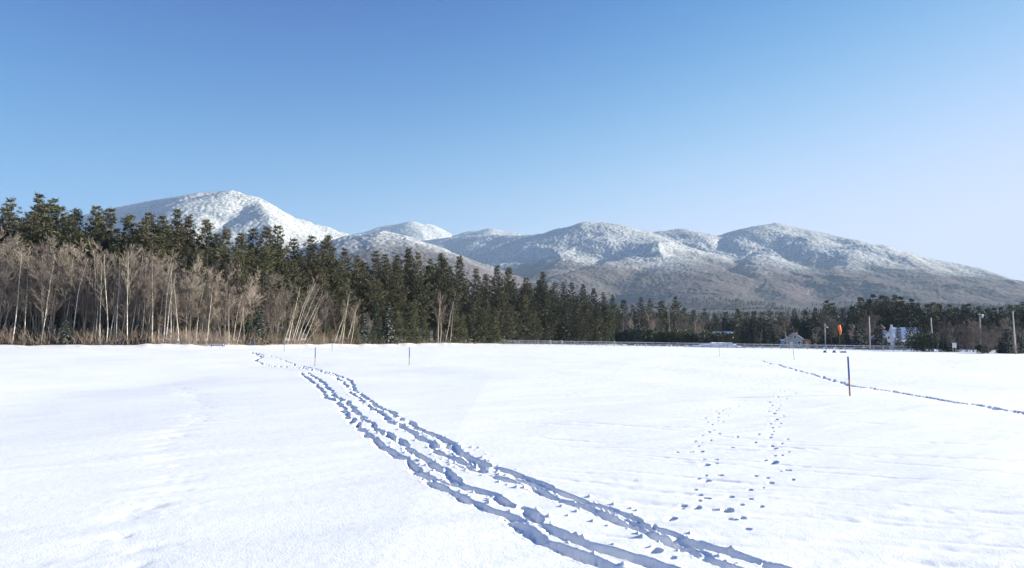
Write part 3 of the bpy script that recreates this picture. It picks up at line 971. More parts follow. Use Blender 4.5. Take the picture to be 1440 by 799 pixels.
for i, (px_, top) in enumerate(PINE_TOPS):
    d = edge_px(px_) + rng.uniform(14, 26)
    lab = 'tall skyline pine ' + sector(px_)
    if (px_, top) == (42, 269): lab = 'tallest dark pine, its upswept plume highest against the sky at far left'
    if (px_, top) == (66, 278): lab = 'narrow pine top just right of the tallest pine at far left'
    if (px_, top) == (763, 381): lab = 'tall pine rising alone above its neighbours before the foot of the blue bowl'
    plant_px('pine', px_, top, d, lab, 'tall pines on the skyline of the left wood', wide=rng.uniform(.85, 1.12))
# ---- filler pines behind and between
tops_x = [p[0] for p in PINE_TOPS]; tops_y = [p[1] for p in PINE_TOPS]
for i in range(135):
    px_ = (-90 + 580 * (i + rng.uniform(0, 1)) / 60) if i < 60 else (470 + 405 * (i - 60 + rng.uniform(0, 1)) / 75)
    base_top = float(np.interp(px_, tops_x, tops_y))
    d = edge_px(px_) + rng.choice((rng.uniform(9, 16), rng.uniform(16, 40)))
    if px_ < 480: top = base_top + rng.uniform(8, 55)
    else: top = base_top + (475 - base_top) * rng.uniform(.06, .55)
    plant_px('pine', px_, top, d, 'shorter filler pine ' + sector(px_), 'shorter pines inside the left wood', wide=rng.uniform(.95, 1.3))
# ---- front pines reaching the ground, middle of the picture
for i, (px_, top, kind) in enumerate([(556, 432, 'young'), (583, 428, 'young'), (598, 446, 'young'), (618, 452, 'young'), (636, 428, 'young'), (652, 440, 'young'), (668, 408, 'pine'), (682, 424, 'young'), (694, 432, 'young'), (708, 404, 'pine'),
                                      (722, 430, 'pine'), (738, 412, 'pine'), (752, 436, 'pine'), (768, 410, 'pine'), (784, 428, 'pine'), (798, 414, 'pine'), (815, 430, 'pine'), (828, 424, 'pine'), (842, 430, 'young'), (855, 428, 'pine'), (540, 450, 'young'), (572, 455, 'young'), (462, 455, 'young'), (440, 452, 'young'), (486, 448, 'young'), (500, 454, 'young'), (521, 458, 'young'), (449, 464, 'young'), (394, 462, 'young'), (378, 458, 'young')]):
    if kind == 'young':
        plant_px(kind, px_, top, edge_px(px_) + rng.uniform(1, 5), 'bushy olive young pine with low boughs ' + ('left of the rail fence' if px_ < 620 else 'behind the left end of the rail fence'), 'olive young pines at the edge of the left wood', wide=rng.uniform(.9, 1.15))
    else:
        plant_px('farpine', px_, top, edge_px(px_) + rng.uniform(2, 8), 'broad brownish pine with low boughs behind the left half of the rail fence', 'broad pines behind the rail fence', wide=rng.uniform(.9, 1.2))

# ---- bare trees and birches in front of the left wood
BX = [-80, 0, 60, 110, 160, 210, 250, 300, 330, 370, 400, 450, 500, 540, 600, 690]
BT = [328, 332, 336, 338, 340, 346, 355, 362, 366, 374, 386, 400, 414, 424, 440, 452]
for i in range(198):
    px_ = -80 + 640 * (i + rng.uniform(0, 1)) / 198
    d = edge_px(px_) + rng.uniform(1.5, 13)
    top = float(np.interp(px_, BX, BT)) + rng.choice((rng.uniform(8, 26), rng.uniform(14, 45), rng.uniform(30, 85)))
    where = 'left of the white birch stand' if px_ < 125 else ('among the white birch trunks' if px_ < 245 else ('between the birch stand and the leaning birches' if px_ < 400 else 'right of the leaning birches'))
    plant_px('bare', px_, top, d, 'leafless tree with fine grey-brown twigs ' + where, 'bare trees fronting the left wood', wide=rng.uniform(.75, 1.15), lean=(rng.gauss(0, .03), rng.gauss(.02, .05)))
BIR = [(-14, 350, 12), (2, 385, 14), (17, 350, 10), (34, 346, 8), (58, 360, 3), (70, 345, -2), (88, 352, 6), (100, 350, 13), (116, 352, 1), (130, 340, 1), (134, 380, 2), (141, 355, 4), (150, 345, 4), (155, 344, 5), (158, 372, 5), (164, 350, 5), (170, 362, 7),
       (180, 343, 6), (185, 348, 7), (191, 360, 3), (199, 350, 7), (206, 372, 5), (214, 355, 2), (222, 352, 5), (230, 358, 5), (233, 370, 8), (240, 362, 4), (252, 380, -3), (262, 375, 4), (276, 384, 5), (290, 392, 6), (322, 400, 6), (328, 396, 9), (334, 410, 14), (344, 404, 3)]
for i, (px_, top, ln) in enumerate(BIR):
    d = edge_px(px_) + rng.uniform(.5, 3.5)
    lab = 'slim white birch in the dense pale stand'
    if px_ < 125: lab = 'slim white birch at the left, outside the dense birch stand'
    if px_ == 130: lab = 'straight bright white birch, leftmost of the dense stand, bare to the snow'
    if px_ == 100: lab = 'white birch leaning strongly right over snow-dusted young spruce'
    if px_ > 245: lab = 'greyish birch in the loose clump right of the birch stand'
    if px_ == 2: lab = 'pale birch leaning right at the very left edge of the photo'
    plant_px('birch', px_, top + 12, d, lab, 'white birches along the left wood', wide=rng.uniform(.8, 1.0), lean=(rng.gauss(0, .02), R(ln * rng.uniform(.45, .8))))
for i, (px_, top, ln) in enumerate([(404, 402, 16), (409, 395, 17), (413, 392, 15), (417, 398, 19), (421, 402, 20), (425, 408, 22), (430, 430, 33), (399, 408, 12), (476, 408, 14), (481, 412, 12), (487, 418, 15), (493, 424, 10), (470, 420, 18)]):
    lab = 'tan birch leaning right in the dense tilted cluster' if px_ < 428 else 'tan birch leaning right in the smaller clump beyond the tilted cluster'
    if px_ == 430: lab = 'lone birch leaning furthest right beside the tilted cluster'
    plant_px('birch', px_, top, edge_px(px_) + rng.uniform(.5, 3), lab, 'leaning birches', lean=(rng.gauss(0, .02), R(ln)), wide=.95)
for px_, top, ln in [(616, 408, 3), (619, 414, 6), (626, 412, 10), (633, 424, 7)]:
    plant_px('birch', px_, top, edge_px(px_) + 1.0, 'thin pale birch before the olive young pines in mid wood', 'birches before the olive pines', lean=(0, R(ln)), wide=.9)
# ---- spruces among the bare trees
for px_, top, kind, lab in [(42, 383, 'spruce', 'small blue-green spruce among the bare trees at far left'), (92, 442, 'snowy', 'snow-dusted young spruce below the leaning birch at left'), (103, 462, 'snowy', 'lowest snow-dusted spruce bush at the left wood edge'),
                            (192, 450, 'snowy', 'snow-dusted young spruce behind the white birch trunks'), (207, 455, 'snowy', 'small snowy spruce right among the birch trunks'), (365, 428, 'snowy', 'dark frosted spruce between the two bare clumps'),
                            (350, 440, 'spruce', 'dark young spruce behind the short blue stakes'), (512, 440, 'snowy', 'dark snow-flecked spruce right of the tan birches'), (528, 420, 'spruce', 'narrow dark spruce with a pointed top in mid wood'), (546, 424, 'snowy', 'snow-flecked spruce beside the narrow dark spruce')]:
    plant_px(kind, px_, top, edge_px(px_) + (9 if px_ == 42 else rng.uniform(0.5, 3)), lab, wide=.75 if px_ == 42 else .9)
# ---- undergrowth along the edge (uncountable)
ug = MB()
for i in range(5200):
    px_ = rng.uniform(-120, 868)
    d = edge_px(px_) + abs(rng.gauss(0, 4.5)) - .6
    g_ = on_ground(px_, d)
    h = rng.uniform(.6, 3.4) * (0.55 if px_ > 560 else 1)
    if rng.random() < .5: h *= .5
    p = Vector(g_)
    dirv = Vector((rng.gauss(0, .35), rng.gauss(0, .35), 1)).normalized()
    m1 = p + dirv * h * .5; tip = p + dirv * h + Vector((rng.gauss(0, .2), rng.gauss(0, .2), 0)) * h * .5
    ug.tube([p - UP * .1, m1, tip], [.020, .015, .008], 3, cap=False)
    for k in range(3):
        q = p.lerp(m1, rng.uniform(.4, 1)); e = q + (dirv + Vector((rng.gauss(0, .6), rng.gauss(0, .6), .2))).normalized() * h * .4
        ug.tube([q, e], [.011, .006], 3, cap=False)
tag(ug.build('undergrowth', M['brush']), 'tangled brown undergrowth along the foot of the left wood', 'undergrowth', kind='stuff')

# ------------------------------------------------------------------ right-hand tree belt
RT = [(878, 421), (890, 428), (903, 417), (914, 420), (932, 422), (951, 417), (962, 432), (977, 435), (992, 434), (1006, 440), (1020, 438), (1038, 433), (1050, 438), (1061, 437), (1072, 439), (1084, 435), (1100, 438), (1117, 434), (1133, 435), (1148, 432),
      (1164, 422), (1172, 426), (1186, 432), (1200, 430), (1214, 417), (1223, 420), (1231, 414), (1240, 414), (1247, 415), (1260, 414), (1269, 417), (1284, 420), (1293, 425), (1305, 427), (1313, 424), (1325, 426), (1338, 428), (1347, 431), (1356, 428),
      (1365, 427), (1380, 430), (1390, 432), (1400, 433), (1409, 430), (1423, 428), (1432, 428), (1440, 424), (1455, 420), (1480, 418), (1510, 424), (1540, 420)]
RS = [(965, 'left of the snow-roofed house'), (1090, 'behind the plough-heaped snow bank'), (1155, 'behind the small grey house'), (1205, 'behind the orange windsock'), (1300, 'in the tall clump behind the white house'), (1370, 'behind the transformer pole'), (9999, 'at the right end of the belt')]


def rsector(px_):
    for lim, t in RS:
        if px_ < lim: return t


for px_, top in RT:
    d = float(np.interp(px_, [870, 1000, 1200, 1440], [330, 360, 330, 262])) + rng.uniform(-12, 25)
    lab = 'green pine topping the far tree belt ' + rsector(px_)
    if (px_, top) == (951, 417): lab = 'tall dome-topped pine standing out left of the far tree belt'
    if (px_, top) == (1214, 417): lab = 'dark spire-shaped pine at the left of the tall clump behind the white house'
    plant_px('farpine' if rng.random() < .7 else 'pine', px_, top, d, lab, 'pines topping the right tree belt', wide=rng.uniform(1.0, 1.35))
tx = [p[0] for p in RT]; ty = [p[1] for p in RT]
for i in range(110):
    px_ = 868 + 640 * (i + rng.random()) / 110
    d = float(np.interp(px_, [870, 1000, 1200, 1440], [318, 335, 300, 235])) + rng.uniform(-12, 25)
    top = float(np.interp(px_, tx, ty)) + rng.uniform(6, 32)
    if 868 < px_ < 975: top += 12; d += 15
    plant_px(rng.choice(('farpine', 'young', 'farpine', 'spruce')), px_, top, d, 'lower evergreen ' + rsector(px_), 'evergreens inside the right tree belt', wide=rng.uniform(1.1, 1.5))
# bare trees in the right belt
for i in range(34):
    px_ = 862 + 128 * (i + rng.random()) / 34
    plant_px('birch' if i % 3 == 0 else 'bare', px_, rng.uniform(438, 462), 300 + rng.uniform(-4, 8), 'tan bare tree behind the dark round bushes at the end of the wood', 'tan bare trees behind the round bushes')
for i in range(46):
    px_ = 1326 + 120 * (i + rng.random()) / 46
    plant_px('bare', px_, rng.uniform(450, 480), 190 + rng.uniform(-8, 14), 'low greyish bare tree between the utility poles at right', 'low bare trees at right', wide=1.3)
for px_, top, lab in [(1170, 440, 'pale grey bare tree left of the orange windsock'), (1178, 452, 'thin bare tree directly behind the windsock'), (1146, 462, 'small bare tree right of the small grey house'), (1216, 444, 'wide round bare tree behind the second utility pole'), (1232, 447, 'grey bare tree left of the red barn'), (1196, 456, 'low grey bare tree between windsock and dark spruce'), (1068, 466, 'low rusty bare tree left of the small grey house'), (1318, 466, 'bare tree with pale limbs beside the third utility pole')]:
    plant_px('round' if px_ in (1216, 1232, 1170) else 'bare', px_, top, 232 + rng.uniform(-3, 8), lab, wide=1.25)
plant_px('round', 1106, 446, 220, 'large round leafless tree spreading above the small grey house', wide=1.75, var=0)
# evergreen bushes at the foot of the belt
for px_, top, kind in [(872, 467, 'bush'), (884, 461, 'bush'), (895, 458, 'bush'), (905, 459, 'bush'), (921, 463, 'olivebush'), (933, 466, 'bush'), (946, 462, 'bush'), (957, 460, 'olivebush'), (972, 466, 'bush'), (986, 468, 'bush'), (997, 465, 'olivebush')]:
    plant_px(kind, px_, top, 262 + rng.uniform(-3, 6), 'dark round evergreen bush behind the fence left of the snow bank', 'round bushes behind the fence', wide=rng.uniform(.75, 1.05))
for px_, top, lab in [(1014, 466, 'round green bush in front of the snow-roofed house'), (1027, 465, 'tall green bush right of the snow-roofed house')]:
    plant_px('olivebush', px_, top, 262, lab, wide=1.05)
for px_, top, kind, d, lab, w in [(1048, 452, 'spruce', 262, 'dark spruce right of the snow-roofed house', 1.2), (1062, 456, 'spruce', 256, 'dark spruce leftward of the grey house', 1.1), (1078, 450, 'spruce', 262, 'dark spruce close left of the round leafless tree', 1.2), (1090, 460, 'spruce', 258, 'low dark spruce below the round leafless tree', 1.1),
                                  (1143, 462, 'snowy', 240, 'frosted dark spruce right of the orange shed', 1.2), (1152, 466, 'spruce', 236, 'squat dark spruce left of the lamp pole', 1.4), (1166, 470, 'spruce', 230, 'low dark spruce right of the lamp pole', 1.3), (1183, 452, 'spruce', 226, 'narrow dark spruce behind the windsock pole', .7),
                                  (1207, 455, 'snowy', 222, 'broad dark spruce between windsock and second utility pole', 1.25), (1218, 470, 'snowy', 224, 'low dark spruce left beside the second utility pole', 1.2), (1236, 453, 'spruce', 216, 'broad dark spruce left of the white house', 1.3), (1246, 474, 'spruce', 218, 'low dark spruce at the white house corner', 1.2),
                                  (1264, 456, 'droopy', 212, 'thin drooping spruce before the middle of the white house', 1.3), (1281, 443, 'droopy', 204, 'tall drooping spruce with bare lower trunk before the white house', 1.3), (1293, 444, 'spruce', 208, 'tall dark narrow spruce at the right end of the white house', .75),
                                  (1332, 456, 'snowy', 185, 'dark frosted spruce right of the third utility pole', 1.25), (1340, 466, 'spruce', 188, 'small dark spruce behind the white sign board', 1.1), (1418, 461, 'snowy', 168, 'snow-laden blue spruce left of the rightmost utility pole', 1.35), (1408, 474, 'snowy', 170, 'smaller snowy spruce left of the snow-laden blue spruce', 1.2), (1434, 470, 'snowy', 172, 'snowy spruce right behind the rightmost utility pole', 1.2), (1448, 466, 'spruce', 178, 'dark spruce at the right edge of the photo', 1.2)]:
    plant_px(kind, px_, top, d, lab, wide=w)
plant_px('olivebush', 1298, 466, 186, 'large dark rounded bush at the right foot of the white house', wide=.85)
plant_px('bush', 1380, 483, 160, 'low dark green shrub by the snow between the right poles', wide=1.0)
plant_px('bare', 1389, 482, 158, 'low brown bare shrub beside the dark green shrub', wide=2.2)
plant_px('bare', 1426, 484, 158, 'low rusty shrub at the foot of the rightmost pole', wide=2.0)

# ------------------------------------------------------------------ rail fence
fa = [(604, 240), (690, 234), (850, 217), (1000, 205), (1250, 191), (1305, 186)]
fence = None
fp = []
for a, b in zip(fa[:-1], fa[1:]):
    A = on_ground(*a); B = on_ground(*b)
    fp.append((A, B))
line = [fp[0][0]] + [b for _, b in fp]
ol = on_ground(604, 240)
fence = thing('rail_fence', 'long low pale wooden rail fence running along the far edge of the snow', 'fence', ol)
flat = [(p.x, p.y) for p in line]
posts = [(ol.x, ol.y)] + [(x, y) for x, y, _ in resample(flat, 2.44)]
FH = 1.45
pm = None
for i, (x, y) in enumerate(posts[:98]):
    if pm is None:
        mb = MB(); mb.box(-.075, .075, -.075, .075, -.2, FH)
        mb.prism([(-.095, FH + .002), (.095, FH + .002), (.05, FH + .07), (-.05, FH + .07)], -.095, .095)
        p = mb.build('post', M['greywood'], fence); pm = p.data
    else:
        p = bpy.data.objects.new('post', pm); COL.objects.link(p); p.parent = fence
    p.location = (x - ol.x, y - ol.y, gz(x, y) - ol.z)
def strip(pts, hw, hh):
    """one long bar of rectangular section through the points"""
    mb = MB()
    for x, y, z in pts:
        mb.v += [(x, y - hw, z), (x, y + hw, z), (x, y + hw, z + hh), (x, y - hw, z + hh)]
    for k in range(len(pts) - 1):
        a = k * 4
        for q in ((0, 1), (1, 2), (2, 3), (3, 0)):
            mb.f.append((a + q[0], a + q[1], a + 4 + q[1], a + 4 + q[0]))
    mb.f.append((3, 2, 1, 0)); a = (len(pts) - 1) * 4; mb.f.append((a, a + 1, a + 2, a + 3))
    return mb


for zz, hh in ((1.18, .17), (.72, .15), (.28, .15)):
    strip([(x - ol.x, y - ol.y - .10, gz(x, y) - ol.z + zz) for x, y in posts], .02, hh).build('rail', M['greywood'], fence)
sn_pts = []
for i, (x, y) in enumerate(posts):
    sn_pts.append((x - ol.x, y - ol.y - .10, gz(x, y) - ol.z + 1.353, .035))
    if i < len(posts) - 1:
        x1, y1 = posts[i + 1]
        for t_ in (.25, .5, .75):
            xx, yy = x + (x1 - x) * t_, y + (y1 - y) * t_
            zl = gz(x, y) * (1 - t_) + gz(x1, y1) * t_
            sn_pts.append((xx - ol.x, yy - ol.y - .10, zl - ol.z + 1.353, rng.uniform(.035, .085)))
mb = MB()
for x, y, z, h in sn_pts:
    mb.v += [(x, y - .035, z), (x, y + .035, z), (x, y + .02, z + h), (x, y - .02, z + h)]
for k in range(len(sn_pts) - 1):
    a = k * 4
    for q in ((0, 1), (1, 2), (2, 3), (3, 0)): mb.f.append((a + q[0], a + q[1], a + 4 + q[1], a + 4 + q[0]))
mb.build('snow_cover', M['snowbit'], fence)

# low wire fence stakes at the left end
for px_ in (626, 633, 641, 655):
    b = on_ground(px_, 206); b.z -= .1
    t = thing('fence_stake', 'thin grey stake in the snow before the olive pines at the fence end', 'stake', b, 0, 'thin stakes at the left end of the fence')
    mb = MB(); mb.tube([(0, 0, 0), (.02, 0, .7), (.03, 0, 1.25)], [.05, .05, .045], 5); mb.build('shaft', M['greywood'], t)
    mb = MB(); mb.tube([(.03, 0, 1.252), (.03, 0, 1.31)], [.055, .03], 6); mb.build('snow_cap', M['snowbit'], t)

# ------------------------------------------------------------------ marker posts on the field
def marker(px_, py_base, h, label, lean=0.0, group='blue-topped marker posts on the field', split=.46, rad_=.021, depth=None, plain=False):
    if depth is None:
        x, y = ground_hit(px_, py_base)
    else:
        q = on_ground(px_, depth); x, y = q.x, q.y
    t = thing('marker_post', label, 'post', (x, y, gz(x, y)), 0, group)
    t.rotation_euler = (0, lean, 0)
    mb = MB(); mb.tube([(0, 0, -.25), (0, 0, h * split)], [rad_, rad_], 10); mb.build('shaft', M['greywood'] if plain else M['tanwood'], t, True)
    mb = MB(); mb.tube([(0, 0, h * split + .001), (0, 0, h * .985), (0, 0, h)], [rad_ * 1.04, rad_ * 1.04, rad_ * .7], 10)
    mb.build('painted_top', M['greywood'] if plain else M['bluepaint'], t, True)
    if not plain:
        mb = MB(); mb.tube([(0, 0, h * split - .012), (0, 0, h * split + .012)], [rad_ * 1.09, rad_ * 1.09], 10); mb.build('band', M['darkmetal'], t, True)
    return t


marker(1195.5, 560, 1.18, 'nearest post, blue above orange-tan, standing right of the paw prints', -.012, rad_=.024)
marker(443, 515, 1.2, 'blue-topped post beside the bend of the long snow trail', 0, rad_=.028)
marker(575.5, 515, 1.2, 'blue-topped post alone right of the long snow trail', 0, rad_=.028)
marker(399.5, 494.3, 1.2, 'small distant blue-topped post left of the post at the trail bend', rad_=.03)
marker(467, 494.5, 1.2, 'small distant blue-topped post right of the post at the trail bend', rad_=.03)
marker(1012, 502, 1.2, 'thin plain stake before the snow bank', rad_=.02, plain=True, group='plain stakes on the far field')
marker(1117, 506, 1.2, 'thin dark stake in the snow before the small grey house', -.06, rad_=.028, plain=True, group='plain stakes on the far field')
for px_, lab in ((297.5, 'leftmost short blue stake at the wood edge'), (316, 'short blue stake at the right end of the low blue bar'), (352.5, 'left one of the paired blue stakes at the wood edge'), (357.5, 'right one of the paired blue stakes at the wood edge')):
    e = edge_px(px_) - 2.5
    q = on_ground(px_, e)
    t = thing('marker_post', lab, 'stake', q, 0, 'short blue stakes at the wood edge')
    mb = MB(); mb.tube([(0, 0, -.1), (0, 0, .25)], [.05, .05], 8); mb.build('shaft', M['tanwood'], t)
    mb = MB(); mb.tube([(0, 0, .251), (0, 0, .98), (0, 0, 1.0)], [.055, .055, .03], 8); mb.build('painted_top', M['bluepaint'], t)
b0 = on_ground(306, edge_px(306) - 1.5)
t = thing('low_bar', 'low blue bar under snow between two short blue stakes', 'barrier', b0)
mb = MB(); mb.box(-1.0, 1.0, -.05, .05, .22, .36); mb.build('rail', M['bluepaint'], t)
mb = MB(); mb.prism_x([(-.06, .362), (.06, .362), (.04, .45), (-.04, .45)], -1.0, 1.0); mb.build('snow_cover', M['snowbit'], t)
for s in (-.9, .9):
    mb = MB(); mb.box(s - .05, s + .05, -.04, .04, -.1, .219); mb.build('leg', M['bluepaint'], t)

# ------------------------------------------------------------------ ploughed snow bank
c = on_ground(1003, 222)
nx, ny = 120, 50
gx_, gy_ = np.meshgrid(np.linspace(-9.2, 9.8, nx), np.linspace(-3.2, 3.2, ny))
prof = np.interp(gx_, [-9.2, -6, -3.5, -1, 1.5, 4, 5.2, 7, 9.8], [0, .7, 1.25, 1.55, 1.6, 1.55, 1.5, .95, 0])
zz = prof * np.clip(1 - (gy_ / 3.2) ** 2, 0, 1) ** .8 * (1 + .07 * fbm(gx_ / 2.0, gy_ / 2.0, 3, 2)) + .035 * fbm(gx_ / .6, gy_ / .6, 8, 2) * (prof > .2) - .12
zz = zz + 0.28 * np.exp(-((gx_ - 5.6) / .5) ** 2 - ((gy_ + .8) / .7) ** 2) * np.clip(1 + fbm(gx_ / .3, gy_ / .3, 5, 2), 0, 2)
zz[0] = zz[-1] = -.25; zz[:, 0] = zz[:, -1] = -.25
o = grid_mesh('snow_bank', gx_, gy_, zz * 1.05, M['snowbit'])
o.location = c
tag(o, 'long ploughed snow bank, blue in shade with a lit right end, behind the fence', 'snow bank')

# ------------------------------------------------------------------ houses
def window(parent, x, y, z, w, h, name='window'):
    """frame with a pane, facing -y, sitting 3 mm proud of the wall"""
    mb = MB()
    f = .09
    mb.box(x - w / 2 - f, x - w / 2, y - .06, y - .003, z - f, z + h + f)
    mb.box(x + w / 2, x + w / 2 + f, y - .06, y - .003, z - f, z + h + f)
    mb.box(x - w / 2, x + w / 2, y - .06, y - .003, z - f, z)
    mb.box(x - w / 2, x + w / 2, y - .06, y - .003, z + h, z + h + f)
    mb.box(x - w / 2, x + w / 2, y - .05, y - .012, z + h * .48, z + h * .52)
    fr_ = mb.build(name, M['trim'], parent)
    mb = MB(); mb.box(x - w / 2, x + w / 2, y - .010, y - .004, z, z + h); mb.build('pane', M['glass'], fr_)


def gable_roof(parent, x0, x1, y0, y1, ze, zr, thick=.32, over=.35, along='x', name='roof', material=None):
    mb = MB()
    if along == 'x':          # ridge along x, slopes face -y and +y
        ym = (y0 + y1) / 2
        sl = (zr - ze) / (ym - y0)
        yo0, yo1, zo = y0 - over, y1 + over, ze - over * sl
        mb.prism_x([(yo0, zo + .004), (ym, zr + .004), (yo1, zo + .004), (yo1, zo + thick), (ym, zr + thick), (yo0, zo + thick)], x0 - over, x1 + over)
    else:
        xm = (x0 + x1) / 2
        sl = (zr - ze) / (xm - x0)
        xo0, xo1, zo = x0 - over, x1 + over, ze - over * sl
        mb.prism([(xo0, zo + .004), (xm, zr + .004), (xo1, zo + .004), (xo1, zo + thick), (xm, zr + thick), (xo0, zo + thick)], y0 - over, y1 + over)
    return mb.build(name, material or M['snowbit'], parent)


# white house
b = on_ground(1268, 238); b.z = at(1268, 489.5, 238).z
t = thing('white_house', 'white clapboard house with big snow-covered roofs behind drooping spruces', 'house', b, R(-12))
mb = MB(); mb.prism_x([(0, -.6), (7, -.6), (7, 3.0), (3.5, 6.9), (0, 3.0)], -2.2, 6.0); mb.build('wall', M['whitewall'], t)
gable_roof(t, -2.2, 6.0, 0, 7, 3.0, 6.9)
mb = MB(); mb.prism([(-6.2, -.6), (-2.4, -.6), (-2.4, 3.1), (-4.3, 5.0), (-6.2, 3.1)], -.8, 6.0); mb.build('gable_wing', M['whitewall'], t)
gable_roof(t, -6.2, -2.4, -.8, 6.0, 3.1, 5.0, along='y', name='wing_roof')
mb = MB(); mb.box(-2.35, -1.75, 3.0, 3.6, 5.2, 8.0); mb.build('chimney', M['whitewall'], t)
mb = MB(); mb.box(-2.4, -1.7, 2.95, 3.65, 8.003, 8.16); mb.build('chimney_snow', M['snowbit'], t)
mb = MB(); mb.prism_x([(-2.4, 2.15), (-.45, 2.6), (-.45, 2.85), (-2.4, 2.4)], -2.2, 6.2); mb.build('porch_roof', M['snowbit'], t)
for x in (-1.9, .2, 2.2, 4.2, 5.9):
    mb = MB(); mb.box(x - .09, x + .09, -2.3, -2.1, -.6, 2.17); mb.build('porch_post', M['trim'], t)
mb = MB(); mb.box(.55, 1.5, -.05, -.004, -.1, 2.0); d_ = mb.build('door', M['brick'], t)
mb = MB(); mb.tube([(1.38, -.09, .95), (1.38, -.052, .95)], [.05, .05], 6); mb.build('handle', M['metal'], d_)
for x in (-1.1, 2.7, 4.5): window(t, x, 0, .45, 1.1, 1.4)
window(t, -4.3, -.8, .5, .9, 1.4); window(t, -4.3, -.8, 3.2, .6, .8)
# red barn behind
b = on_ground(1246, 262); b.z = at(1246, 489, 262).z
t = thing('red_barn', 'red gabled barn with snow-edged roof peeking out left behind the white house', 'barn', b, R(-8))
mb = MB(); mb.prism([(-3.0, -.6), (3.0, -.6), (3.0, 3.6), (0.3, 6.3), (-3.0, 3.6)], 0, 7); mb.build('wall', M['redwall'], t)
gable_roof(t, -3.0, 3.0, 0, 7, 3.6, 6.3, .26, .3, 'y')
mb = MB(); mb.prism([(-1.7, 5.6), (.5, 5.6), (.5, 7.6), (-.6, 8.6), (-1.7, 7.6)], 2.5, 5.0); mb.build('cupola', M['redwall'], t)
gable_roof(t, -1.7, .5, 2.5, 5.0, 7.6, 8.6, .22, .22, 'y', 'cupola_roof')
window(t, 0, 0, 3.4, .9, .9)
# small grey house
b = on_ground(1115, 226); b.z = at(1115, 488, 226).z
t = thing('grey_house', 'small pale grey house below the round leafless tree', 'house', b, R(-14))
mb = MB(); mb.prism([(-1.6, -.5), (3.0, -.5), (3.0, 2.7), (.7, 4.4), (-1.6, 2.7)], 0, 6); mb.build('wall', M['greywall'], t)
gable_roof(t, -1.6, 3.0, 0, 6, 2.7, 4.4, .26, .3, 'y')
mb = MB(); mb.box(-3.3, -1.63, .4, 4, -.5, 2.1); mb.build('annex', M['greywall'], t)
mb = MB(); mb.prism_x([(.1, 2.105), (4.2, 2.105), (4.2, 2.6), (.1, 2.3)], -3.5, -1.62); mb.build('annex_roof', M['snowbit'], t)
window(t, .7, 0, 2.75, .7, .9); window(t, 1.9, 0, .5, .8, 1.3); window(t, -2.5, .4, .6, .6, .9)
mb = MB(); mb.box(-.9, 0, -.05, -.004, -.4, 1.7); d_ = mb.build('door', M['trim'], t)
mb = MB(); mb.tube([(-.12, -.09, .65), (-.12, -.052, .65)], [.05, .05], 6); mb.build('handle', M['metal'], d_)
mb = MB(); mb.box(1.5, 2.0, 2.8, 3.3, 3.7, 5.0); mb.build('chimney', M['brick'], t)
# orange shed
b = on_ground(1135, 228); b.z = at(1135, 487.5, 228).z
t = thing('wooden_shed', 'low orange-brown board shed against the right of the small grey house', 'shed', b, R(4))
mb = MB(); mb.prism_x([(0, -.4), (2.4, -.4), (2.4, 2.3), (0, 2.0)], -1.2, 1.3); mb.build('wall', M['shedwood'], t)
mb = MB(); mb.prism_x([(-.2, 1.98), (2.6, 2.33), (2.6, 2.45), (-.2, 2.10)], -1.35, 1.45); mb.build('roof', M['brick'], t)
mb = MB(); mb.box(-.5, .4, -.05, -.004, -.3, 1.6); mb.build('door', M['greywood'], t)
# snow-roofed house behind the bushes
b = on_ground(1014, 282); b.z = at(1014, 487, 282).z
t = thing('snow_roofed_house', 'house with bright snowy roof half hidden by green bushes behind the snow bank', 'house', b, R(-28))
mb = MB(); mb.prism_x([(0, -.5), (7, -.5), (7, 3.2), (3.5, 5.8), (0, 3.2)], -3.6, 3.4); mb.build('wall', M['greywall'], t)
gable_roof(t, -3.6, 3.4, 0, 7, 3.2, 5.8, .3, .45)
window(t, -2, 0, .8, 1, 1.3); window(t, 1.5, 0, .8, 1, 1.3)

# ------------------------------------------------------------------ utility poles, windsock and small field markers
def pole(px_, top, base_py, depth, label, lean=0.0, kind=''):
    b = at(px_, base_py, depth); b.z = min(b.z, gz(b.x, b.y)) - .1
    h = at(px_, top, depth).z - b.z
    t = thing('utility_pole', label, 'pole', b, 0, 'wooden utility poles at right')
    t.rotation_euler = (0, lean, 0)
    mb = MB(); mb.tube([(0, 0, 0), (0, 0, h * .5), (0, 0, h)], [.19, .165, .13], 9); mb.build('shaft', M['polewood'], t, True)
    if kind == 'transformer':
        mb = MB(); mb.tube([(.75, 0, h - 1.3), (.75, 0, h - 1.22), (.75, 0, h - .35), (.75, 0, h - .25)], [.22, .28, .28, .16], 12); mb.build('transformer', M['metal'], t, True)
        mb = MB(); mb.box(-.6, 1.2, -.06, .06, h - .32, h - .18); mb.box(.10, .50, -.05, .05, h - .95, h - .83); mb.build('crossarm', M['polewood'], t)
        for x in (-.5, .25, 1.1):
            mb = MB(); mb.tube([(x, 0, h - .178), (x, 0, h - .05), (x, 0, h + .02)], [.03, .06, .03], 6); mb.build('insulator', M['darkmetal'], t)
    elif kind == 'lamp':
        mb = MB(); mb.tube([(.13, 0, h - .5), (.4, 0, h - .8), (.62, 0, h - 1.05)], [.04, .04, .04], 6); mb.build('arm', M['metal'], t)
        mb = MB(); mb.tube([(.62, 0, h - 1.06), (.66, 0, h - 1.2), (.72, 0, h - 1.42)], [.12, .2, .33], 10); mb.build('lamp_shade', M['trim'], t)
    else:
        mb = MB(); mb.tube([(0, 0, h + .002), (0, 0, h + .07)], [.14, .07], 8); mb.build('cap', M['darkmetal'], t)
        for zz in (.35, .7):
            mb = MB(); mb.box(.12, .30, -.04, .04, h - zz, h - zz + .1); mb.build('bracket', M['metal'], t)


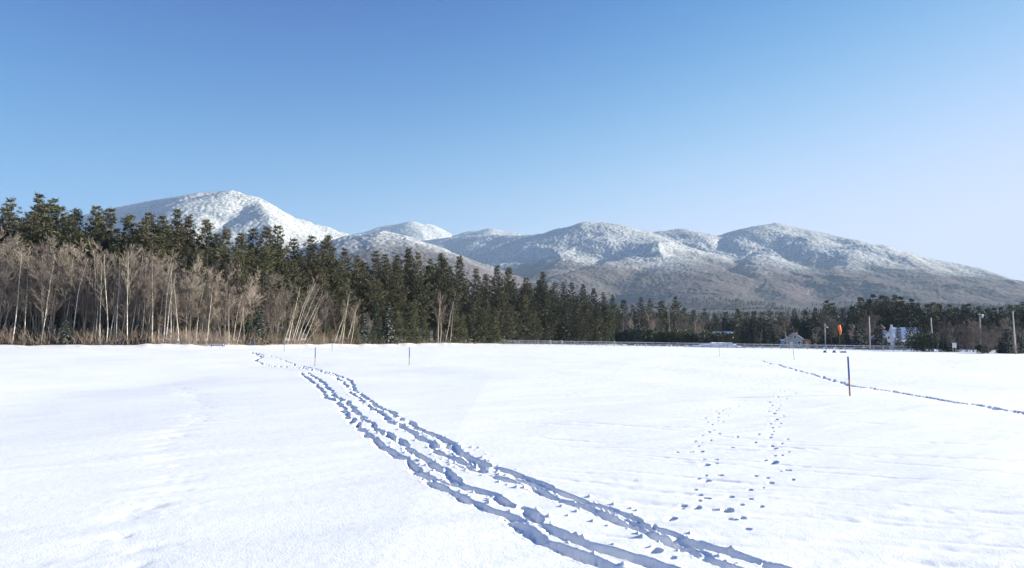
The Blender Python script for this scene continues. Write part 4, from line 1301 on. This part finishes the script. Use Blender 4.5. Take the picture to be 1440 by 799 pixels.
pole(1161, 455, 489, 228, 'short pole carrying a white lamp shade left of the windsock', kind='lamp')
pole(1224, 445.5, 491, 206, 'tall plain pole standing left of the white house')
pole(1312.5, 447, 495, 190, 'tall plain pole right of the white house bush', R(-1.5))
pole(1380, 441, 490, 205, 'grey pole with a crossarm and transformer behind low bare trees', kind='transformer')
pole(1428.5, 437.5, 497, 166, 'rightmost pole, bright and tall beside a snow-laden spruce', R(-1.2))

b = on_ground(1180.5, 196)
h0 = at(1180, 457.3, 196).z - b.z
t = thing('windsock', 'limp orange windsock hanging from its thin dark pole before dark trees', 'windsock', b)
mb = MB(); mb.tube([(.12, .1, -.2), (.12, .1, h0 + .25)], [.06, .045], 8); mb.build('pole', M['darkmetal'], t, True)
mb = MB()
sock = [(-.32, h0 - .05, .40, .30), (-.22, h0 - .5, .44, .34), (-.10, h0 - 1.0, .40, .30), (.02, h0 - 1.6, .32, .24), (.08, h0 - 2.2, .24, .18), (.10, h0 - 2.75, .17, .13)]
n = len(mb.v); K = 12
for j, (cx, cz, rx, ry) in enumerate(sock):
    for k in range(K):
        an = 2 * math.pi * k / K
        w = 1 + .12 * math.sin(3 * an + j)
        mb.v.append((cx + .15 + rx * math.cos(an) * w, -.25 + ry * math.sin(an) * w, cz + (.18 * math.cos(an) if j == 0 else 0)))
for j in range(len(sock) - 1):
    for k in range(K):
        k2 = (k + 1) % K
        mb.f.append((n + j * K + k, n + j * K + k2, n + (j + 1) * K + k2, n + (j + 1) * K + k))
mb.build('sock', M['orange'], t, True)
mb = MB()
ring = [(.15 - .32 + .42 * math.cos(a_), -.25 + .32 * math.sin(a_), h0 - .03 + .18 * math.cos(a_)) for a_ in [2 * math.pi * k / 16 for k in range(17)]]
mb.tube(ring, [.03] * 17, 5); mb.tube([(.12, .1, h0 + .1), (.0, -.05, h0 + .02), (-.05, -.02, h0 - .02)], [.03, .03, .03], 5); mb.build('hoop', M['darkmetal'], t)

for px_, lab in ((1160, 'left one of two small dark-blue tent markers on the far snow'), (1173, 'right one of two small dark-blue tent markers on the far snow')):
    x, y = ground_hit(px_, 496)
    t = thing('tent_marker', lab, 'marker', (x, y, gz(x, y)), R(15), 'small tent markers on the far snow')
    mb = MB(); mb.prism([(-.30, 0), (-.24, 0), (.06, .42), (.0, .46)], -.25, .25); mb.build('left_panel', M['bluepaint'], t)
    mb = MB(); mb.prism([(.30, 0), (.09, .43), (.062, .40), (.24, 0)], -.25, .25); mb.build('right_panel', M['darkmetal'], t)
x, y = ground_hit(1180.5, 494.5)
t = thing('yellow_stake', 'short yellow stake on the far snow below the windsock', 'stake', (x, y, gz(x, y)))
mb = MB(); mb.tube([(0, 0, -.1), (0, 0, .62)], [.05, .05], 8); mb.build('shaft', M['yellow'], t)
mb = MB(); mb.tube([(0, 0, .621), (0, 0, .70)], [.055, .03], 8); mb.build('cap', M['trim'], t)
x, y = ground_hit(1186, 496)
t = thing('low_barrier', 'low blue barrier with rounded lobes on the far snow beside the yellow stake', 'barrier', (x, y, gz(x, y)), R(-4))
mb = MB()
pr_ = [(-.62, -.05), (.62, -.05)]
for k in range(4):
    cx = .46 - k * .31
    pr_ += [(cx + .14, .16), (cx + .07, .30), (cx - .06, .31), (cx - .13, .18)]
mb.prism(pr_, -.15, .15); mb.build('body', M['bluepaint'], t)
mb = MB(); mb.box(-.55, .55, -.17, -.153, .05, .11); mb.build('stripe', M['trim'], t)
# sign board at right
b = on_ground(1341.5, 172)
t = thing('sign_board', 'small blank white sign board on two posts before low bare trees', 'sign', b, R(-4))
for s in (-.36, .36):
    mb = MB(); mb.box(s - .04, s + .04, -.04, .04, -.2, 2.4); mb.build('leg', M['polewood'], t)
mb = MB(); mb.box(-.5, .5, -.075, -.043, 1.25, 2.45); mb.build('panel', M['whiteboard'], t)

# ------------------------------------------------------------------ haze
if HAZE:
    hm = bpy.data.materials.new('winter_haze'); hm.use_nodes = True
    ht = hm.node_tree
    ht.nodes.remove(ht.nodes["Principled BSDF"])
    pv = ht.nodes.new("ShaderNodeVolumePrincipled")
    pv.inputs['Color'].default_value = (0.54, 0.74, 1.0, 1)
    pv.inputs['Density'].default_value = HAZE
    pv.inputs['Anisotropy'].default_value = 0.0
    ht.links.new(pv.outputs[0], ht.nodes["Material Output"].inputs['Volume'])
    mb = MB(); mb.box(-9400, 9400, -9200, 9300, -60, MZMAX + 25)
    o = mb.build('haze', hm)
    tag(o, 'thin winter haze filling the valley air', 'haze', kind='stuff')
